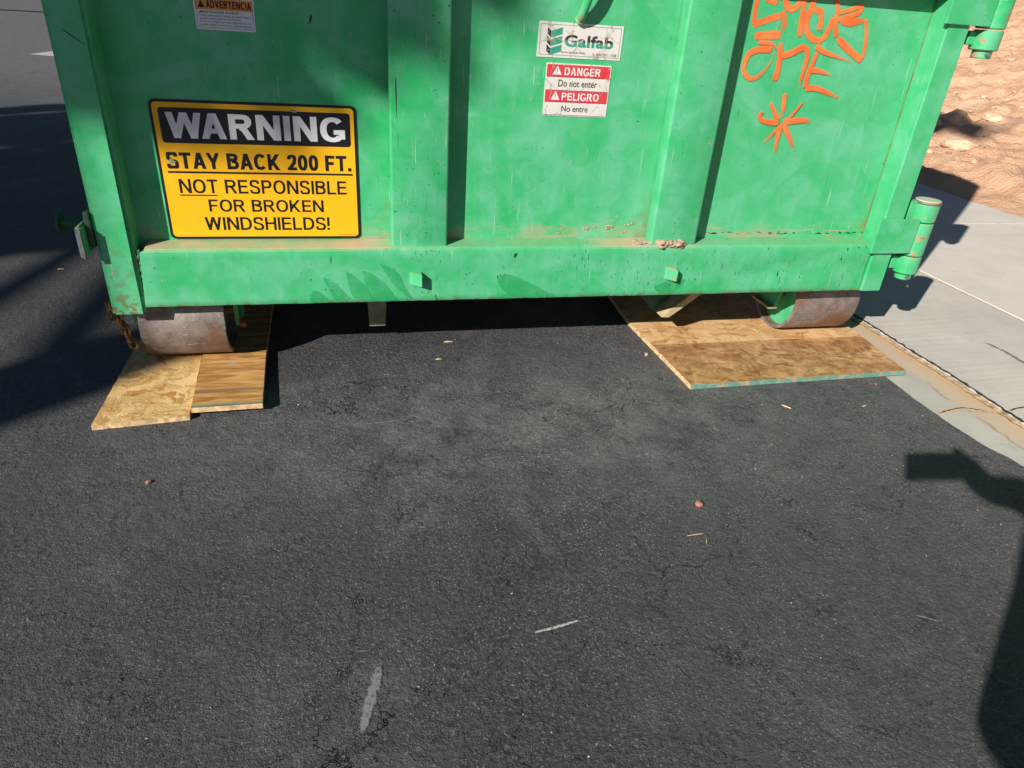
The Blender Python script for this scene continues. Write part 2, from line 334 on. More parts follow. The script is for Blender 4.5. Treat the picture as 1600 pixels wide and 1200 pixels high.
# ---------------------------------------------------------------- mesh helpers
C = sc.collection
def link(name, bm, mat, parent=None, smooth=False, **kw):
    me = bpy.data.meshes.new(name); bm.normal_update(); bm.to_mesh(me); bm.free()
    mats = mat if isinstance(mat, (list, tuple)) else [mat]
    for m in mats: me.materials.append(M[m] if isinstance(m, str) else m)
    if smooth:
        for p in me.polygons: p.use_smooth = True
    o = bpy.data.objects.new(name, me); C.objects.link(o)
    if parent is not None: setpar(o, parent)
    for k, v in kw.items(): o[k] = v
    return o
def worldloc(o):
    v = Vector((0, 0, 0))
    while o: v = v + o.location; o = o.parent if o.parent else None
    return v
def setpar(o, p):
    # children of a located Empty keep world coordinates as their own mesh coordinates
    o.parent = p
    if p.type == 'EMPTY': o.matrix_parent_inverse = Matrix.Translation(p.location).inverted()
def thing(name, loc, label, cat, group=None):
    o = bpy.data.objects.new(name, None); C.objects.link(o); o.location = loc; o.empty_display_size = .1
    o['label'] = label; o['category'] = cat
    if group: o['group'] = group
    return o
def top(o, label, cat, group=None):
    o['label'] = label; o['category'] = cat
    if group: o['group'] = group
    return o
def bx(bm, x0, x1, y0, y1, z0, z1, bev=0., seg=2):
    t = bmesh.new(); bmesh.ops.create_cube(t, size=1)
    for v in t.verts: v.co = Vector(((x0+x1)/2 + v.co.x*(x1-x0), (y0+y1)/2 + v.co.y*(y1-y0), (z0+z1)/2 + v.co.z*(z1-z0)))
    if bev: bmesh.ops.bevel(t, geom=t.edges[:], offset=bev, segments=seg, profile=.5, affect='EDGES')
    app(bm, t); return bm
def app(bm, t):
    me = bpy.data.meshes.new('tmp'); t.to_mesh(me); t.free(); bm.from_mesh(me); bpy.data.meshes.remove(me)
def prism(bm, pts, y0, y1, bev=0):
    """outline in (x,z) extruded from y0 to y1"""
    t = bmesh.new(); a = [t.verts.new((x, y0, z)) for x, z in pts]; d = [t.verts.new((x, y1, z)) for x, z in pts]
    n = len(pts); t.faces.new(a); t.faces.new(d[::-1])
    for i in range(n): t.faces.new((a[i], d[i], d[(i+1) % n], a[(i+1) % n]))
    bmesh.ops.recalc_face_normals(t, faces=t.faces[:])
    if bev: bmesh.ops.bevel(t, geom=t.edges[:], offset=bev, segments=2, affect='EDGES')
    app(bm, t); return bm
def hullpts(bm, bottom, topp):
    t = bmesh.new(); a = [t.verts.new(p) for p in bottom]; d = [t.verts.new(p) for p in topp]; n = len(a)
    t.faces.new(a); t.faces.new(d)
    for i in range(n): t.faces.new((a[i], a[(i+1) % n], d[(i+1) % n], d[i]))
    bmesh.ops.recalc_face_normals(t, faces=t.faces[:]); app(bm, t); return bm
def tube(bm, pts, rad, seg=12, cap=True):
    pts = [Vector(p) for p in pts]; rads = rad if isinstance(rad, (list, tuple)) else [rad]*len(pts); rings = []
    prev = None
    for i, p in enumerate(pts):
        d = (pts[min(i+1, len(pts)-1)] - pts[max(i-1, 0)]).normalized()
        if prev is None: n = d.orthogonal().normalized()
        else: n = (prev - d*prev.dot(d)).normalized()
        prev = n; bi = d.cross(n)
        rings.append([bm.verts.new(p + (n*math.cos(2*math.pi*k/seg) + bi*math.sin(2*math.pi*k/seg))*rads[i]) for k in range(seg)])
    for i in range(len(rings)-1):
        for k in range(seg): bm.faces.new((rings[i][k], rings[i][(k+1) % seg], rings[i+1][(k+1) % seg], rings[i+1][k]))
    if cap: bm.faces.new(rings[0][::-1]); bm.faces.new(rings[-1])
    return bm
def lathe(bm, prof, o, ax, seg=40, close=False):
    """profile of (radius, distance along ax)"""
    ax = Vector(ax).normalized(); n = ax.orthogonal().normalized(); bi = ax.cross(n); o = Vector(o); rs = []
    for r_, d in prof: rs.append([bm.verts.new(o + ax*d + (n*math.cos(2*math.pi*k/seg)+bi*math.sin(2*math.pi*k/seg))*r_) for k in range(seg)])
    m = len(rs) if close else len(rs)-1
    for i in range(m):
        j = (i+1) % len(rs)
        for k in range(seg): bm.faces.new((rs[i][k], rs[i][(k+1) % seg], rs[j][(k+1) % seg], rs[j][k]))
    return bm
def crv(pts, n=6):
    out = []; P = [pts[0]] + list(pts) + [pts[-1]]
    for i in range(1, len(P)-2):
        for k in range(n):
            t = k/n; a, b_, c_, d = [Vector(q) for q in P[i-1:i+3]]
            out.append(.5*((2*b_) + (-a+c_)*t + (2*a-5*b_+4*c_-d)*t*t + (-a+3*b_-3*c_+d)*t*t*t))
    out.append(Vector(pts[-1])); return out
def flat(bm, pts, yy):
    vs = [bm.verts.new((x, yy, z)) for x, z in pts]; f = bm.faces.new(vs)
    f.normal_update()
    if f.normal.y > 0: f.normal_flip()
    return f
def roundrect(x0, x1, z0, z1, r_, n=5):
    out = []
    for cx, cz, a0 in ((x1-r_, z1-r_, 0), (x0+r_, z1-r_, 90), (x0+r_, z0+r_, 180), (x1-r_, z0+r_, 270)):
        for k in range(n+1):
            a = R(a0+90*k/n); out.append((cx+r_*math.cos(a), cz+r_*math.sin(a)))
    return out
def smoothmesh(o, ang=35):
    for p in o.data.polygons: p.use_smooth = True
    try: o.data.set_sharp_from_angle(angle=R(ang))
    except Exception: pass
    return o
def text_bm(s, x0, x1, z0, z1, yy, bold=.0, thick=0.):
    """built-in font lettering laid on a plane facing -Y and fitted to the box"""
    cu = bpy.data.curves.new('t', 'FONT'); cu.body = s; cu.offset = bold; cu.resolution_u = 4; cu.space_character = 1.0 + bold*1.5
    ob = bpy.data.objects.new('t', cu); C.objects.link(ob)
    dg = bpy.context.evaluated_depsgraph_get(); me = bpy.data.meshes.new_from_object(ob.evaluated_get(dg))
    bpy.data.objects.remove(ob); bpy.data.curves.remove(cu)
    xs = [v.co.x for v in me.vertices]; ys = [v.co.y for v in me.vertices]
    a, b_, c_, d = min(xs), max(xs), min(ys), max(ys)
    for v in me.vertices:
        v.co = Vector((x0+(v.co.x-a)/(b_-a)*(x1-x0), yy, z0+(v.co.y-c_)/(d-c_)*(z1-z0)))
    bm = bmesh.new(); bm.from_mesh(me); bpy.data.meshes.remove(me)
    for f in bm.faces:
        f.normal_update()
        if f.normal.y > 0: f.normal_flip()
    return bm

def glyph(ch, t):
    """upright grotesque capitals as strokes: (width, [(points, closed)])"""
    h = t/2
    def arc(cx, cz, rx, rz, a0, a1, n=22): 
        out = []
        for k in range(n+1):
            a = R(a0+(a1-a0)*k/n); ca, sa = math.cos(a), math.sin(a); e = .88
            out.append((cx+rx*math.copysign(abs(ca)**e, ca), cz+rz*math.copysign(abs(sa)**e, sa)))
        return out
    ex = lambda p, q: [(p[0]-(q[0]-p[0])*.3, p[1]-(q[1]-p[1])*.3), (q[0]+(q[0]-p[0])*.3, q[1]+(q[1]-p[1])*.3)]
    if ch == ' ': return .36, []
    if ch == 'A': w = .74; return w, [ex((h, 0), (w/2-.01, 1)), ex((w-h, 0), (w/2+.01, 1)), [(.2, .27+h*.4), (w-.2, .27+h*.4)]]
    if ch == 'V': w = .72; return w, [ex((h, 1), (w/2-.01, 0)), ex((w-h, 1), (w/2+.01, 0))]
    if ch == 'W': w = 1.02; return w, [ex((h*.9, 1), (.27, 0)), ex((.25, 0), (.51, 1)), ex((.51, 1), (.77, 0)), ex((.75, 0), (w-h*.9, 1))]
    if ch == 'N': w = .74; return w, [[(h, 0), (h, 1)], [(w-h, 0), (w-h, 1)], ex((h*1.1, 1), (w-h*1.1, 0))]
    if ch == 'I': return t, [[(h, 0), (h, 1)]]
    if ch == '!': return t, [[(h, .30), (h, 1)], [(h, 0), (h, t*1.05)]]
    if ch == '.': return t, [[(h, 0), (h, t*1.05)]]
    if ch == 'T': w = .66; return w, [[(w/2, 0), (w/2, 1)], [(0, 1-h), (w, 1-h)]]
    if ch == 'L': w = .58; return w, [[(h, 0), (h, 1)], [(h, h), (w, h)]]
    if ch == 'E': w = .63; return w, [[(h, 0), (h, 1)], [(h, h), (w, h)], [(h, 1-h), (w-.02, 1-h)], [(h, .52), (w-.05, .52)]]
    if ch == 'F': w = .59; return w, [[(h, 0), (h, 1)], [(h, 1-h), (w, 1-h)], [(h, .49), (w-.06, .49)]]
    if ch == 'H': w = .72; return w, [[(h, 0), (h, 1)], [(w-h, 0), (w-h, 1)], [(h, .53), (w-h, .53)]]
    if ch == 'K': w = .74; return w, [[(h, 0), (h, 1)], ex((h+.04, .30), (w-h*1.4, 1)), ex((.30, .50), (w-h*1.3, 0))]
    if ch == 'Y': w = .72; return w, [[(w/2, 0), (w/2, .45)], [(h-.08, 1.12), (w/2, .40)], [(w-h+.08, 1.12), (w/2, .40)]]
    if ch == 'O': w = .80; return w, [arc(w/2, .5, w/2-h, .5-h+.01, 0, 360, 44)]
    if ch == '0': w = .58; return w, [arc(w/2, .5, w/2-h, .5-h+.01, 0, 360, 40)]
    if ch == 'C': w = .75; return w, [arc(w/2+.01, .5, w/2-h, .5-h+.01, 42, 318, 36)]
    if ch == 'G': w = .79; return w, [arc(w/2, .5, w/2-h, .5-h+.01, 42, 318, 36) , [(w-h, .12), (w-h, .50)], [(w*.54, .50-h), (w, .50-h)]]
    if ch == 'D': w = .73; return w, [[(h, 0), (h, 1)], [(h, 1-h), (.30, 1-h)]+arc(.30, .5, w-h-.30, .5-h, 90, -90)+[(h, h)]]
    if ch == 'P': w = .66; return w, [[(h, 0), (h, 1)], [(h, 1-h), (.38, 1-h)]+arc(.38, .70, w-h-.38, .30-h, 90, -90)+[(h, .40+h)]]
    if ch == 'B': w = .68; return w, [[(h, 0), (h, 1)], [(h, 1-h), (.36, 1-h)]+arc(.36, .745, w-h-.39, .255-h, 90, -90)+[(h, .49+h)], [(h, .49+h), (.38, .49+h)]+arc(.38, .27+h/4, w-h-.38, .27-h*.75, 90, -90)+[(h, h)]]
    if ch == 'R': w = .73; return w, [[(h, 0), (h, 1)], [(h, 1-h), (.40, 1-h)]+arc(.40, .715, w-h-.44, .285-h, 90, -90)+[(h, .43+h)], ex((.38, .46), (w-h*1.1, 0))[0:0] or [(.36, .48), (.46, .38), (w-h*1.05+.05, -.08)]]
    if ch == 'S': w = .67; return w, [crv2([(w-h-.015, .73), (w*.78, .90), (w/2, 1-h+.01), (w*.22, .90), (h+.02, .745), (w*.20, .60), (w*.5, .515), (w*.80, .42), (w-h, .265), (w*.80, .09), (w/2, h-.01), (w*.20, .09), (h, .285)])]
    if ch == '2': w = .56; return w, [crv2([(h, .70), (h+.03, .86), (w/2, 1-h+.01), (w-h-.02, .86), (w-h-.01, .68), (w*.70, .46), (w*.42, .27), (h*1.3, h)]), [(0, h), (w, h)]]
    return .6, []
def crv2(p): return [(v.x, v.y) for v in crv([Vector(q) for q in p], 5)]
def caps(s, x0, x1, z0, z1, yy, t=.16, gap=.12):
    bm = bmesh.new(); x = 0; k = 0
    for ch in s:
        w_, st = glyph(ch, t); t_ = bmesh.new()
        for pts in st:
            P = [Vector(p) for p in pts]; n = len(P); closed = n > 3 and (P[0]-P[-1]).length < 1e-3; prev = None; k += 1
            for i, p in enumerate(P):
                if closed: a, c_ = P[i-1 if i else n-2], P[(i+1) if i < n-1 else 1]
                else: a, c_ = P[max(i-1, 0)], P[min(i+1, n-1)]
                d1 = (p-a).normalized() if (p-a).length > 1e-9 else (c_-p).normalized(); d2 = (c_-p).normalized() if (c_-p).length > 1e-9 else d1
                d = (d1+d2).normalized(); nn = Vector((-d.y, d.x)); m_ = 1/max(.6, nn.dot(Vector((-d1.y, d1.x)))); hw = t/2*m_*(.92 if abs(d.x) > .9 and ch not in 'I' else 1)
                row = [t_.verts.new((x+p.x+nn.x*hw, yy-.00003*(k % 5), p.y+nn.y*hw)), t_.verts.new((x+p.x-nn.x*hw, yy-.00003*(k % 5), p.y-nn.y*hw))]
                if prev: t_.faces.new((prev[0], prev[1], row[1], row[0]))
                prev = row
        if ch not in 'OCGS0':
            for co, no in (((0, 0, 0), (0, 0, -1)), ((0, 0, 1), (0, 0, 1))):
                bmesh.ops.bisect_plane(t_, geom=t_.verts[:]+t_.edges[:]+t_.faces[:], plane_co=co, plane_no=no, clear_outer=True)
        if ch in 'AVWKY': 
            for co, no in (((x-.001, 0, 0), (-1, 0, 0)), ((x+w_+.001, 0, 0), (1, 0, 0))):
                bmesh.ops.bisect_plane(t_, geom=t_.verts[:]+t_.edges[:]+t_.faces[:], plane_co=co, plane_no=no, clear_outer=True)
        app(bm, t_); x += w_+(gap if ch != ' ' else 0)-(gap*1.3 if ch == 'W' and s[1:2] == 'A' else 0)
    tot = x-gap
    for v in bm.verts: v.co.x = x0+v.co.x/tot*(x1-x0); v.co.z = z0+v.co.z*(z1-z0)
    for f in bm.faces:
        f.normal_update()
        if f.normal.y > 0: f.normal_flip()
    return bm

# ================================================================ SETTING
def struct(o): o['kind'] = 'structure'; return o
EDGE = [(-40, 2.36), (-6, 2.37), (-2.5, 2.41), (-1.6, 2.43), (-1.0, 2.415), (-.704, 2.393), (-.586, 2.362), (-.388, 2.352), (-.202, 2.362), (.1, 2.372), (1, 2.35), (4, 2.36), (120, 2.36)]
def edge(y):
    for (a, p), (b_, q) in zip(EDGE, EDGE[1:]):
        if a <= y <= b_:
            t = (y-a)/(b_-a); t = t*t*(3-2*t)
            return p+(q-p)*t + .006*mnoise.noise((y*9, 3, 1)) + .004*mnoise.noise((y*31, 7, 1))
    return 2.36
bm = bmesh.new(); ys = [-40, -20, -8] + [-3+.02*i for i in range(250)] + [2.5, 4, 8, 20, 50, 120]; prev = None
for yy in ys:
    e = edge(yy); row = [bm.verts.new(p) for p in ((-90, yy, 0), (-5, yy, 0), (e-.05, yy, 0), (e-.008, yy, 0), (e, yy, -.008))]
    if prev:
        for i in range(4): bm.faces.new((prev[i], prev[i+1], row[i+1], row[i]))
    prev = row
struct(link('road', bm, 'asphalt'))
bm = bmesh.new(); bmesh.ops.create_grid(bm, x_segments=1, y_segments=1, size=250)
for v in bm.verts: v.co.z = -.06
struct(link('ground', bm, 'dirt'))
def quad(name, x0, x1, y0, y1, z, mat, z1=None):
    bm = bmesh.new(); bx(bm, x0, x1, y0, y1, -.05, z); return struct(link(name, bm, mat))
quad('gutter', 2.25, 2.60, -40, 120, -.005, 'gutter')
# ragged lip of the apron slab
bm = bmesh.new(); prev = None
for i in range(600):
    yy = -3 + i*.01
    wob = .006*mnoise.noise((yy*3, 0, 5)) + .006*mnoise.noise((yy*18, 0, 9)) + .005*mnoise.noise((yy*60, 2, 9))
    x0 = 2.596 + wob; ch = .006 + .012*max(0, mnoise.noise((yy*40, 4, 4))); zt = .004
    row = [bm.verts.new(p) for p in ((x0, yy, -.03), (x0+.001, yy, zt-.0015), (x0+ch, yy, zt+.001*mnoise.noise((yy*50, 1, 1))), (3.286, yy, .013))]
    if prev:
        for k in range(3): bm.faces.new((prev[k], prev[k+1], row[k+1], row[k]))
    prev = row
struct(link('driveway_apron', bm, 'conc'))
quad('driveway_apron', 2.596, 3.286, -40, -3, .013, 'conc'); quad('driveway_apron', 2.596, 3.286, 2.99, 120, .013, 'conc')
quad('sidewalk', 3.296, 4.85, -40, 1.525, .017, 'conc2'); quad('sidewalk', 3.296, 4.85, 1.535, 6.1, .017, 'conc2'); quad('sidewalk', 3.296, 4.85, 6.11, 120, .017, 'conc2')
quad('joint_sand', 3.28, 3.30, -40, 120, .013, 'joint')
quad('joint_sand', 3.30, 4.84, 1.52, 1.54, .014, 'joint')
# silt line and cracks in the gutter
def strip(pts, wid, z, mat, name, seed=0, rag=.5, kind=True):
    bm = bmesh.new(); P = crv(pts, 10); prev = None
    for i, p in enumerate(P):
        d = (P[min(i+1, len(P)-1)]-P[max(i-1, 0)]).normalized(); n = Vector((-d.y, d.x))
        a = wid*(.5+rag*(mnoise.noise((i*.37+seed, 1, 2))+.35*mnoise.noise((i*1.3+seed, 4, 2)))); c_ = wid*(.5+rag*(mnoise.noise((i*.41+seed, 9, 2))+.35*mnoise.noise((i*1.7, 5, seed))))
        t = min(1, i/3, (len(P)-1-i)/3); a = max(.0006, a*t); c_ = max(.0006, c_*t)
        row = [bm.verts.new((p.x+n.x*a, p.y+n.y*a, z)), bm.verts.new((p.x-n.x*c_, p.y-n.y*c_, z))]
        if prev: bm.faces.new((prev[0], prev[1], row[1], row[0]))
        prev = row
    bmesh.ops.recalc_face_normals(bm, faces=bm.faces[:])
    for f in bm.faces:
        if f.normal.z < 0: f.normal_flip()
    o = link(name, bm, mat); return struct(o) if kind else o
lip = [(2.592 + .01*mnoise.noise((yy*3, 0, 5)), yy) for yy in [-1.6+.1*i for i in range(34)]]
strip([(x-.016, y) for x, y in lip], .024, .0012, 'ochre', 'silt_line', 3, .35)
strip([(x+.003, y) for x, y in lip], .011, .0052, 'crackdark', 'gutter_crack', 8, .85)
strip([(2.36, -.432), (2.40, -.418), (2.45, -.412), (2.50, -.428), (2.55, -.437), (2.60, -.45)], .014, -.0030, 'ochre', 'silt_line', 5, .6)
strip([(2.37, -.424), (2.42, -.412), (2.47, -.405), (2.53, -.428)], .004, -.0022, 'crackdark', 'gutter_crack', 5, .6)
strip([(2.60, -.452), (2.64, -.441), (2.69, -.438), (2.76, -.444)], .006, .0062, 'crackdark', 'gutter_crack', 6, .6)
# dirt bank
def bank(x, y):
    t = min(1, max(0, (x-5.1)/8.5)); h = 1.75*t*t*(3-2*t) + .10*min(1, max(0, (x-4.85)/.9))
    k = min(1, (x-4.8)/.5)
    h += k*(.10*mnoise.noise((x*.9, y*.9, 0)) + .07*mnoise.noise((x*2.7, y*2.7, 3)) + .07*(.45-abs(mnoise.noise((x*4, y*4, 3)))) + .05*min(.5, max(0, mnoise.noise((x*6, y*6, 13))*3)) + .02*mnoise.noise((x*10, y*10, 3)))
    cl = mnoise.noise((x*1.3, y*1.3, 9))
    h += k*.035*max(0, cl)*abs(mnoise.noise((x*15, y*15, 5)))*3 + k*.008*mnoise.noise((x*24, y*24, 1))
    return max(h, -.02 if x > 4.95 else .0) + .012
bm = bmesh.new(); xs = [4.83+.045*i for i in range(150)] + [11.6+.25*i for i in range(20)] + [17, 20, 30, 60, 150]; ysb = [-6+.5*i for i in range(10)] + [-1+.045*i for i in range(190)] + [7.6+.25*i for i in range(50)] + [22, 30, 60, 150]
g = [[bm.verts.new((x, y, bank(min(x, 16), min(y, 20)))) for y in ysb] for x in xs]
for i in range(len(xs)-1):
    for j in range(len(ysb)-1): bm.faces.new((g[i][j], g[i+1][j], g[i+1][j+1], g[i][j+1]))
struct(link('dirt_bank', bm, 'dirt', smooth=True))
def rockbm(bm, p, s, seed, flat_=.6, sub=2):
    t = bmesh.new(); bmesh.ops.create_icosphere(t, subdivisions=sub, radius=1)
    rn = random.Random(seed); rz = rn.random()*6.28; ax = (rn.uniform(.7, 1.3), rn.uniform(.7, 1.2), flat_*rn.uniform(.7, 1.1))
    for v in t.verts:
        d = 1+.32*mnoise.noise(v.co*1.4+Vector((seed*3.1, 0, 0)))+.14*mnoise.noise(v.co*3.5+Vector((seed, 7, 0)))
        q = Vector((v.co.x*ax[0]*d, v.co.y*ax[1]*d, v.co.z*ax[2]*d)); q.rotate(Matrix.Rotation(rz, 3, 'Z')); v.co = q*s+Vector(p)
    app(bm, t)
rn = random.Random(5); bm = bmesh.new()
for i in range(1500):
    x = rn.uniform(4.95, 10.5); y = rn.uniform(.2, 9); c_ = mnoise.noise((x*.8, y*.8, 2))
    if rn.random() > .45+c_: continue
    s = .008+.035*rn.random()**4; rockbm(bm, (x, y, bank(x, y)+s*.2), s, i, .6, 1)
o = link('rubble', bm, 'stone'); o['kind'] = 'stuff'; o['label'] = 'loose stones and clods scattered over the orange dirt bank'
for lab, (x, y, s) in {'largest rounded tan rock on the dirt bank beside the container': (6.4, 4.05, .17), 'flat grey-tan rock in the shade close to the container corner post': (6.05, 4.0, .13), 'tan rock at the shadow edge nearest the sidewalk': (5.75, 3.25, .10), 'pale broken rock right of the rounded tan rock': (6.75, 3.95, .10)}.items():
    bm = bmesh.new(); rockbm(bm, (x, y, bank(x, y)+s*.15), s, int(x*100), .55, 3); top(link('rock', bm, 'stone'), lab, 'rock', 'rocks lying on the dirt bank')
# far road details
strip([(-16, 18.6), (-12, 19.2), (-8.5, 19.8), (-6.5, 20.2), (-4.5, 20.5)], .55, .004, plain('road_shadow_dark', (.008, .008, .011), .6), 'road_shadow_strip', 4, .1)  # distant shadow line across the road, painted as a flat dark strip
bm = bmesh.new(); f = bm.faces.new([bm.verts.new(p) for p in ((-3.27, 9.2, .004), (-2.4, 8.9, .004), (-2.2, 10.9, .004), (-3.1, 10.35, .004))]); struct(link('road_marking', bm, plain('road_paint', (.46, .44, .40), .8)))
# house and parked car past the bank
h = thing('house', (24, 19, 1.7), 'distant tan house wall with reddish roof past the dirt bank', 'house')
bm = bmesh.new(); bx(bm, 20, 27, 17, 22, 1.6, 4.3); link('wall', bm, plain('stucco', (.52, .50, .50), .9), h)
bm = bmesh.new(); prism(bm, [(19.6, 4.3), (27.4, 4.3), (23.5, 6.0)], 16.6, 22.4); link('roof', bm, plain('roof_tile', (.33, .15, .11), .85), h)
bm = bmesh.new(); bx(bm, 23, 25.5, 16.96, 17.02, 1.75, 3.9); link('garage_door', bm, plain('garage_paint', (.26, .14, .11), .7), h)
cc = thing('parked_car', (17.9, 14.5, 1.75), 'grey car parked beyond the dirt bank, barely in frame', 'car')
def carbody():
    bm = bmesh.new(); prof = [(15.8, 2.05), (15.9, 2.45), (16.8, 2.6), (17.5, 3.1), (19.1, 3.12), (19.8, 2.65), (20.1, 2.5), (20.15, 2.05)]
    prism(bm, prof, 13.7, 15.3, .05); return bm
link('body', carbody(), plain('car_paint', (.35, .37, .42), .3, .5), cc)
bm = bmesh.new(); prism(bm, [(17.0, 2.62), (17.6, 3.04), (19.0, 3.05), (19.6, 2.66)], 13.685, 13.72); link('window', bm, plain('car_glass', (.02, .025, .03), .1), cc)
for xw in (16.7, 19.3):
    bm = bmesh.new(); lathe(bm, [(.17, -.1), (.31, -.1), (.33, -.05), (.33, .05), (.31, .1), (.17, .1)], (xw, 13.78, 2.06), (0, 1, 0), 24, True); wt = link('wheel', bm, plain('tyre', (.02, .02, .02), .8), cc)
    bm = bmesh.new(); lathe(bm, [(0.001, -.07), (.17, -.08), (.17, .0), (.001, .0)], (xw, 13.78, 2.06), (0, 1, 0), 20); link('rim', bm, 'grey', wt)

# ================================================================ CONTAINER
YP = .0703; RF = .0178; H = 1.98
D = thing('roll_off_container', (1.2, 2.8, 0), 'green steel roll-off dumpster with warning sign and orange graffiti on its rear door', 'dumpster')
bm = bmesh.new(); bx(bm, .05, 2.35, YP, YP+.006, .26, 1.96)
panel = link('door_panel', bm, 'panel', D)
for x0, x1, y in ((.7433, .900, 1), (1.5262, 1.6773, 2)):
    bm = bmesh.new(); bx(bm, x0, x1, RF, YP-.001, .386, 1.90, .007, 3); smoothmesh(link('door_rib', bm, 'green', D), 60)
# bottom rail with dented face
bm = bmesh.new(); prof = [(.07, .231), (.006, .231), (.0035, .2335), (.0035, .384), (.0065, .390), (.014, .3925), (.07, .3975)]
n = 260; rows = []
for i in range(n+1):
    x = .098 + (2.312-.098)*i/n
    row = []
    for (y, z) in prof:
        dent = .0055*mnoise.noise((x*5, z*9, 2))*(1 if x > 1.75 else .22) + .0012*mnoise.noise((x*14, z*20, 5))
        if y > .05: dent = 0
        xx = x + (-.008+.006*(z-.31)/.08+(.010 if z > .388 else 0) if i == 0 else 0)
        zz = z + (.0012*mnoise.noise((x*11, 1, 1)) if z < .24 else 0)
        row.append(bm.verts.new((xx, y+dent, zz)))
    rows.append(row)
# subdivide the flat front between the edges for the dents
for a, c_ in zip(rows, rows[1:]):
    for k in range(len(prof)-1): bm.faces.new((a[k], c_[k], c_[k+1], a[k+1]))
bm.faces.new(rows[0]); bm.faces.new(rows[-1][::-1])
es = [e for e in bm.edges if abs(e.verts[0].co.z-e.verts[1].co.z) > .12]
bmesh.ops.subdivide_edges(bm, edges=es, cuts=9, use_grid_fill=True)
for v in bm.verts:
    if .24 < v.co.z < .38 and v.co.y < .03:
        x, z = v.co.x, v.co.z
        amp = 1 if x > 1.78 else .15
        s_ = math.sin(math.pi*(z-.2335)/.15)
        v.co.y += s_*(.0065*amp*mnoise.noise((x*7+z*9, z*11-x*3, 4)) + .0009*mnoise.noise((x*12, z*16, 5)))
bmesh.ops.recalc_face_normals(bm, faces=bm.faces[:])
rail = smoothmesh(link('bottom_rail', bm, 'rail', D), 50)
# posts
bm = bmesh.new(); prism(bm, [(0, .2144), (.0843, .2144), (.0843, H), (0, H)], 0, YP+.02)
for e in [e for e in bm.edges if abs(e.verts[0].co.z-e.verts[1].co.z) > .5 and e.verts[0].co.y < .01 and e.verts[0].co.x > .05]: pass
bmesh.ops.bevel(bm, geom=[e for e in bm.edges if abs(e.verts[0].co.z-e.verts[1].co.z) > .5 and e.verts[0].co.y < .01], offset=.009, segments=4, affect='EDGES')
smoothmesh(link('corner_post', bm, 'postl', D), 60)
bm = bmesh.new(); prism(bm, [(2.3192, .2306), (2.4, .2306), (2.4, H), (2.3192, H)], 0, YP+.02)
bmesh.ops.bevel(bm, geom=[e for e in bm.edges if abs(e.verts[0].co.z-e.verts[1].co.z) > .5 and e.verts[0].co.y < .01], offset=.006, segments=3, affect='EDGES')
smoothmesh(link('corner_post', bm, 'postr', D), 60)
bm = bmesh.new(); bx(bm, .085, 2.318, RF, YP-.001, 1.109, 1.21, .006, 2); bx(bm, .085, 2.318, .002, YP-.001, 1.88, H-.002, .008, 2)
# cross rail cut around the ribs by sitting 2 mm proud
for v in bm.verts:
    if v.co.y < .03: v.co.y -= .0025
smoothmesh(link('cross_rail', bm, 'green', D), 60)
# weld bead between left post and rail
bm = bmesh.new(); tube(bm, [(.0905+.0015*math.sin(i*1.3)-.010*(i/26-.5)*-.0, .012+.002*math.sin(i*2.1), .232+i*.006) for i in range(27)], [.004+.0012*math.sin(i*2.3) for i in range(27)], 7); smoothmesh(link('weld_bead', bm, 'dark', D))
# welded stubs on the rail
for cx, cz in ((.8085, .303), (1.600, .305)):
    bm = bmesh.new(); hullpts(bm, [(cx-.016, .004, cz+.022), (cx+.018, .004, cz+.019), (cx+.018, .004, cz-.021), (cx-.016, .004, cz-.018)], [(cx-.020, -.004, cz+.020), (cx+.016, -.024, cz+.016), (cx+.016, -.024, cz-.020), (cx-.020, -.004, cz-.016)])
    bmesh.ops.bevel(bm, geom=bm.edges[:], offset=.002, segments=2, affect='EDGES')
    link('welded_stub', bm, 'green' if cx < 1 else 'worn', D)
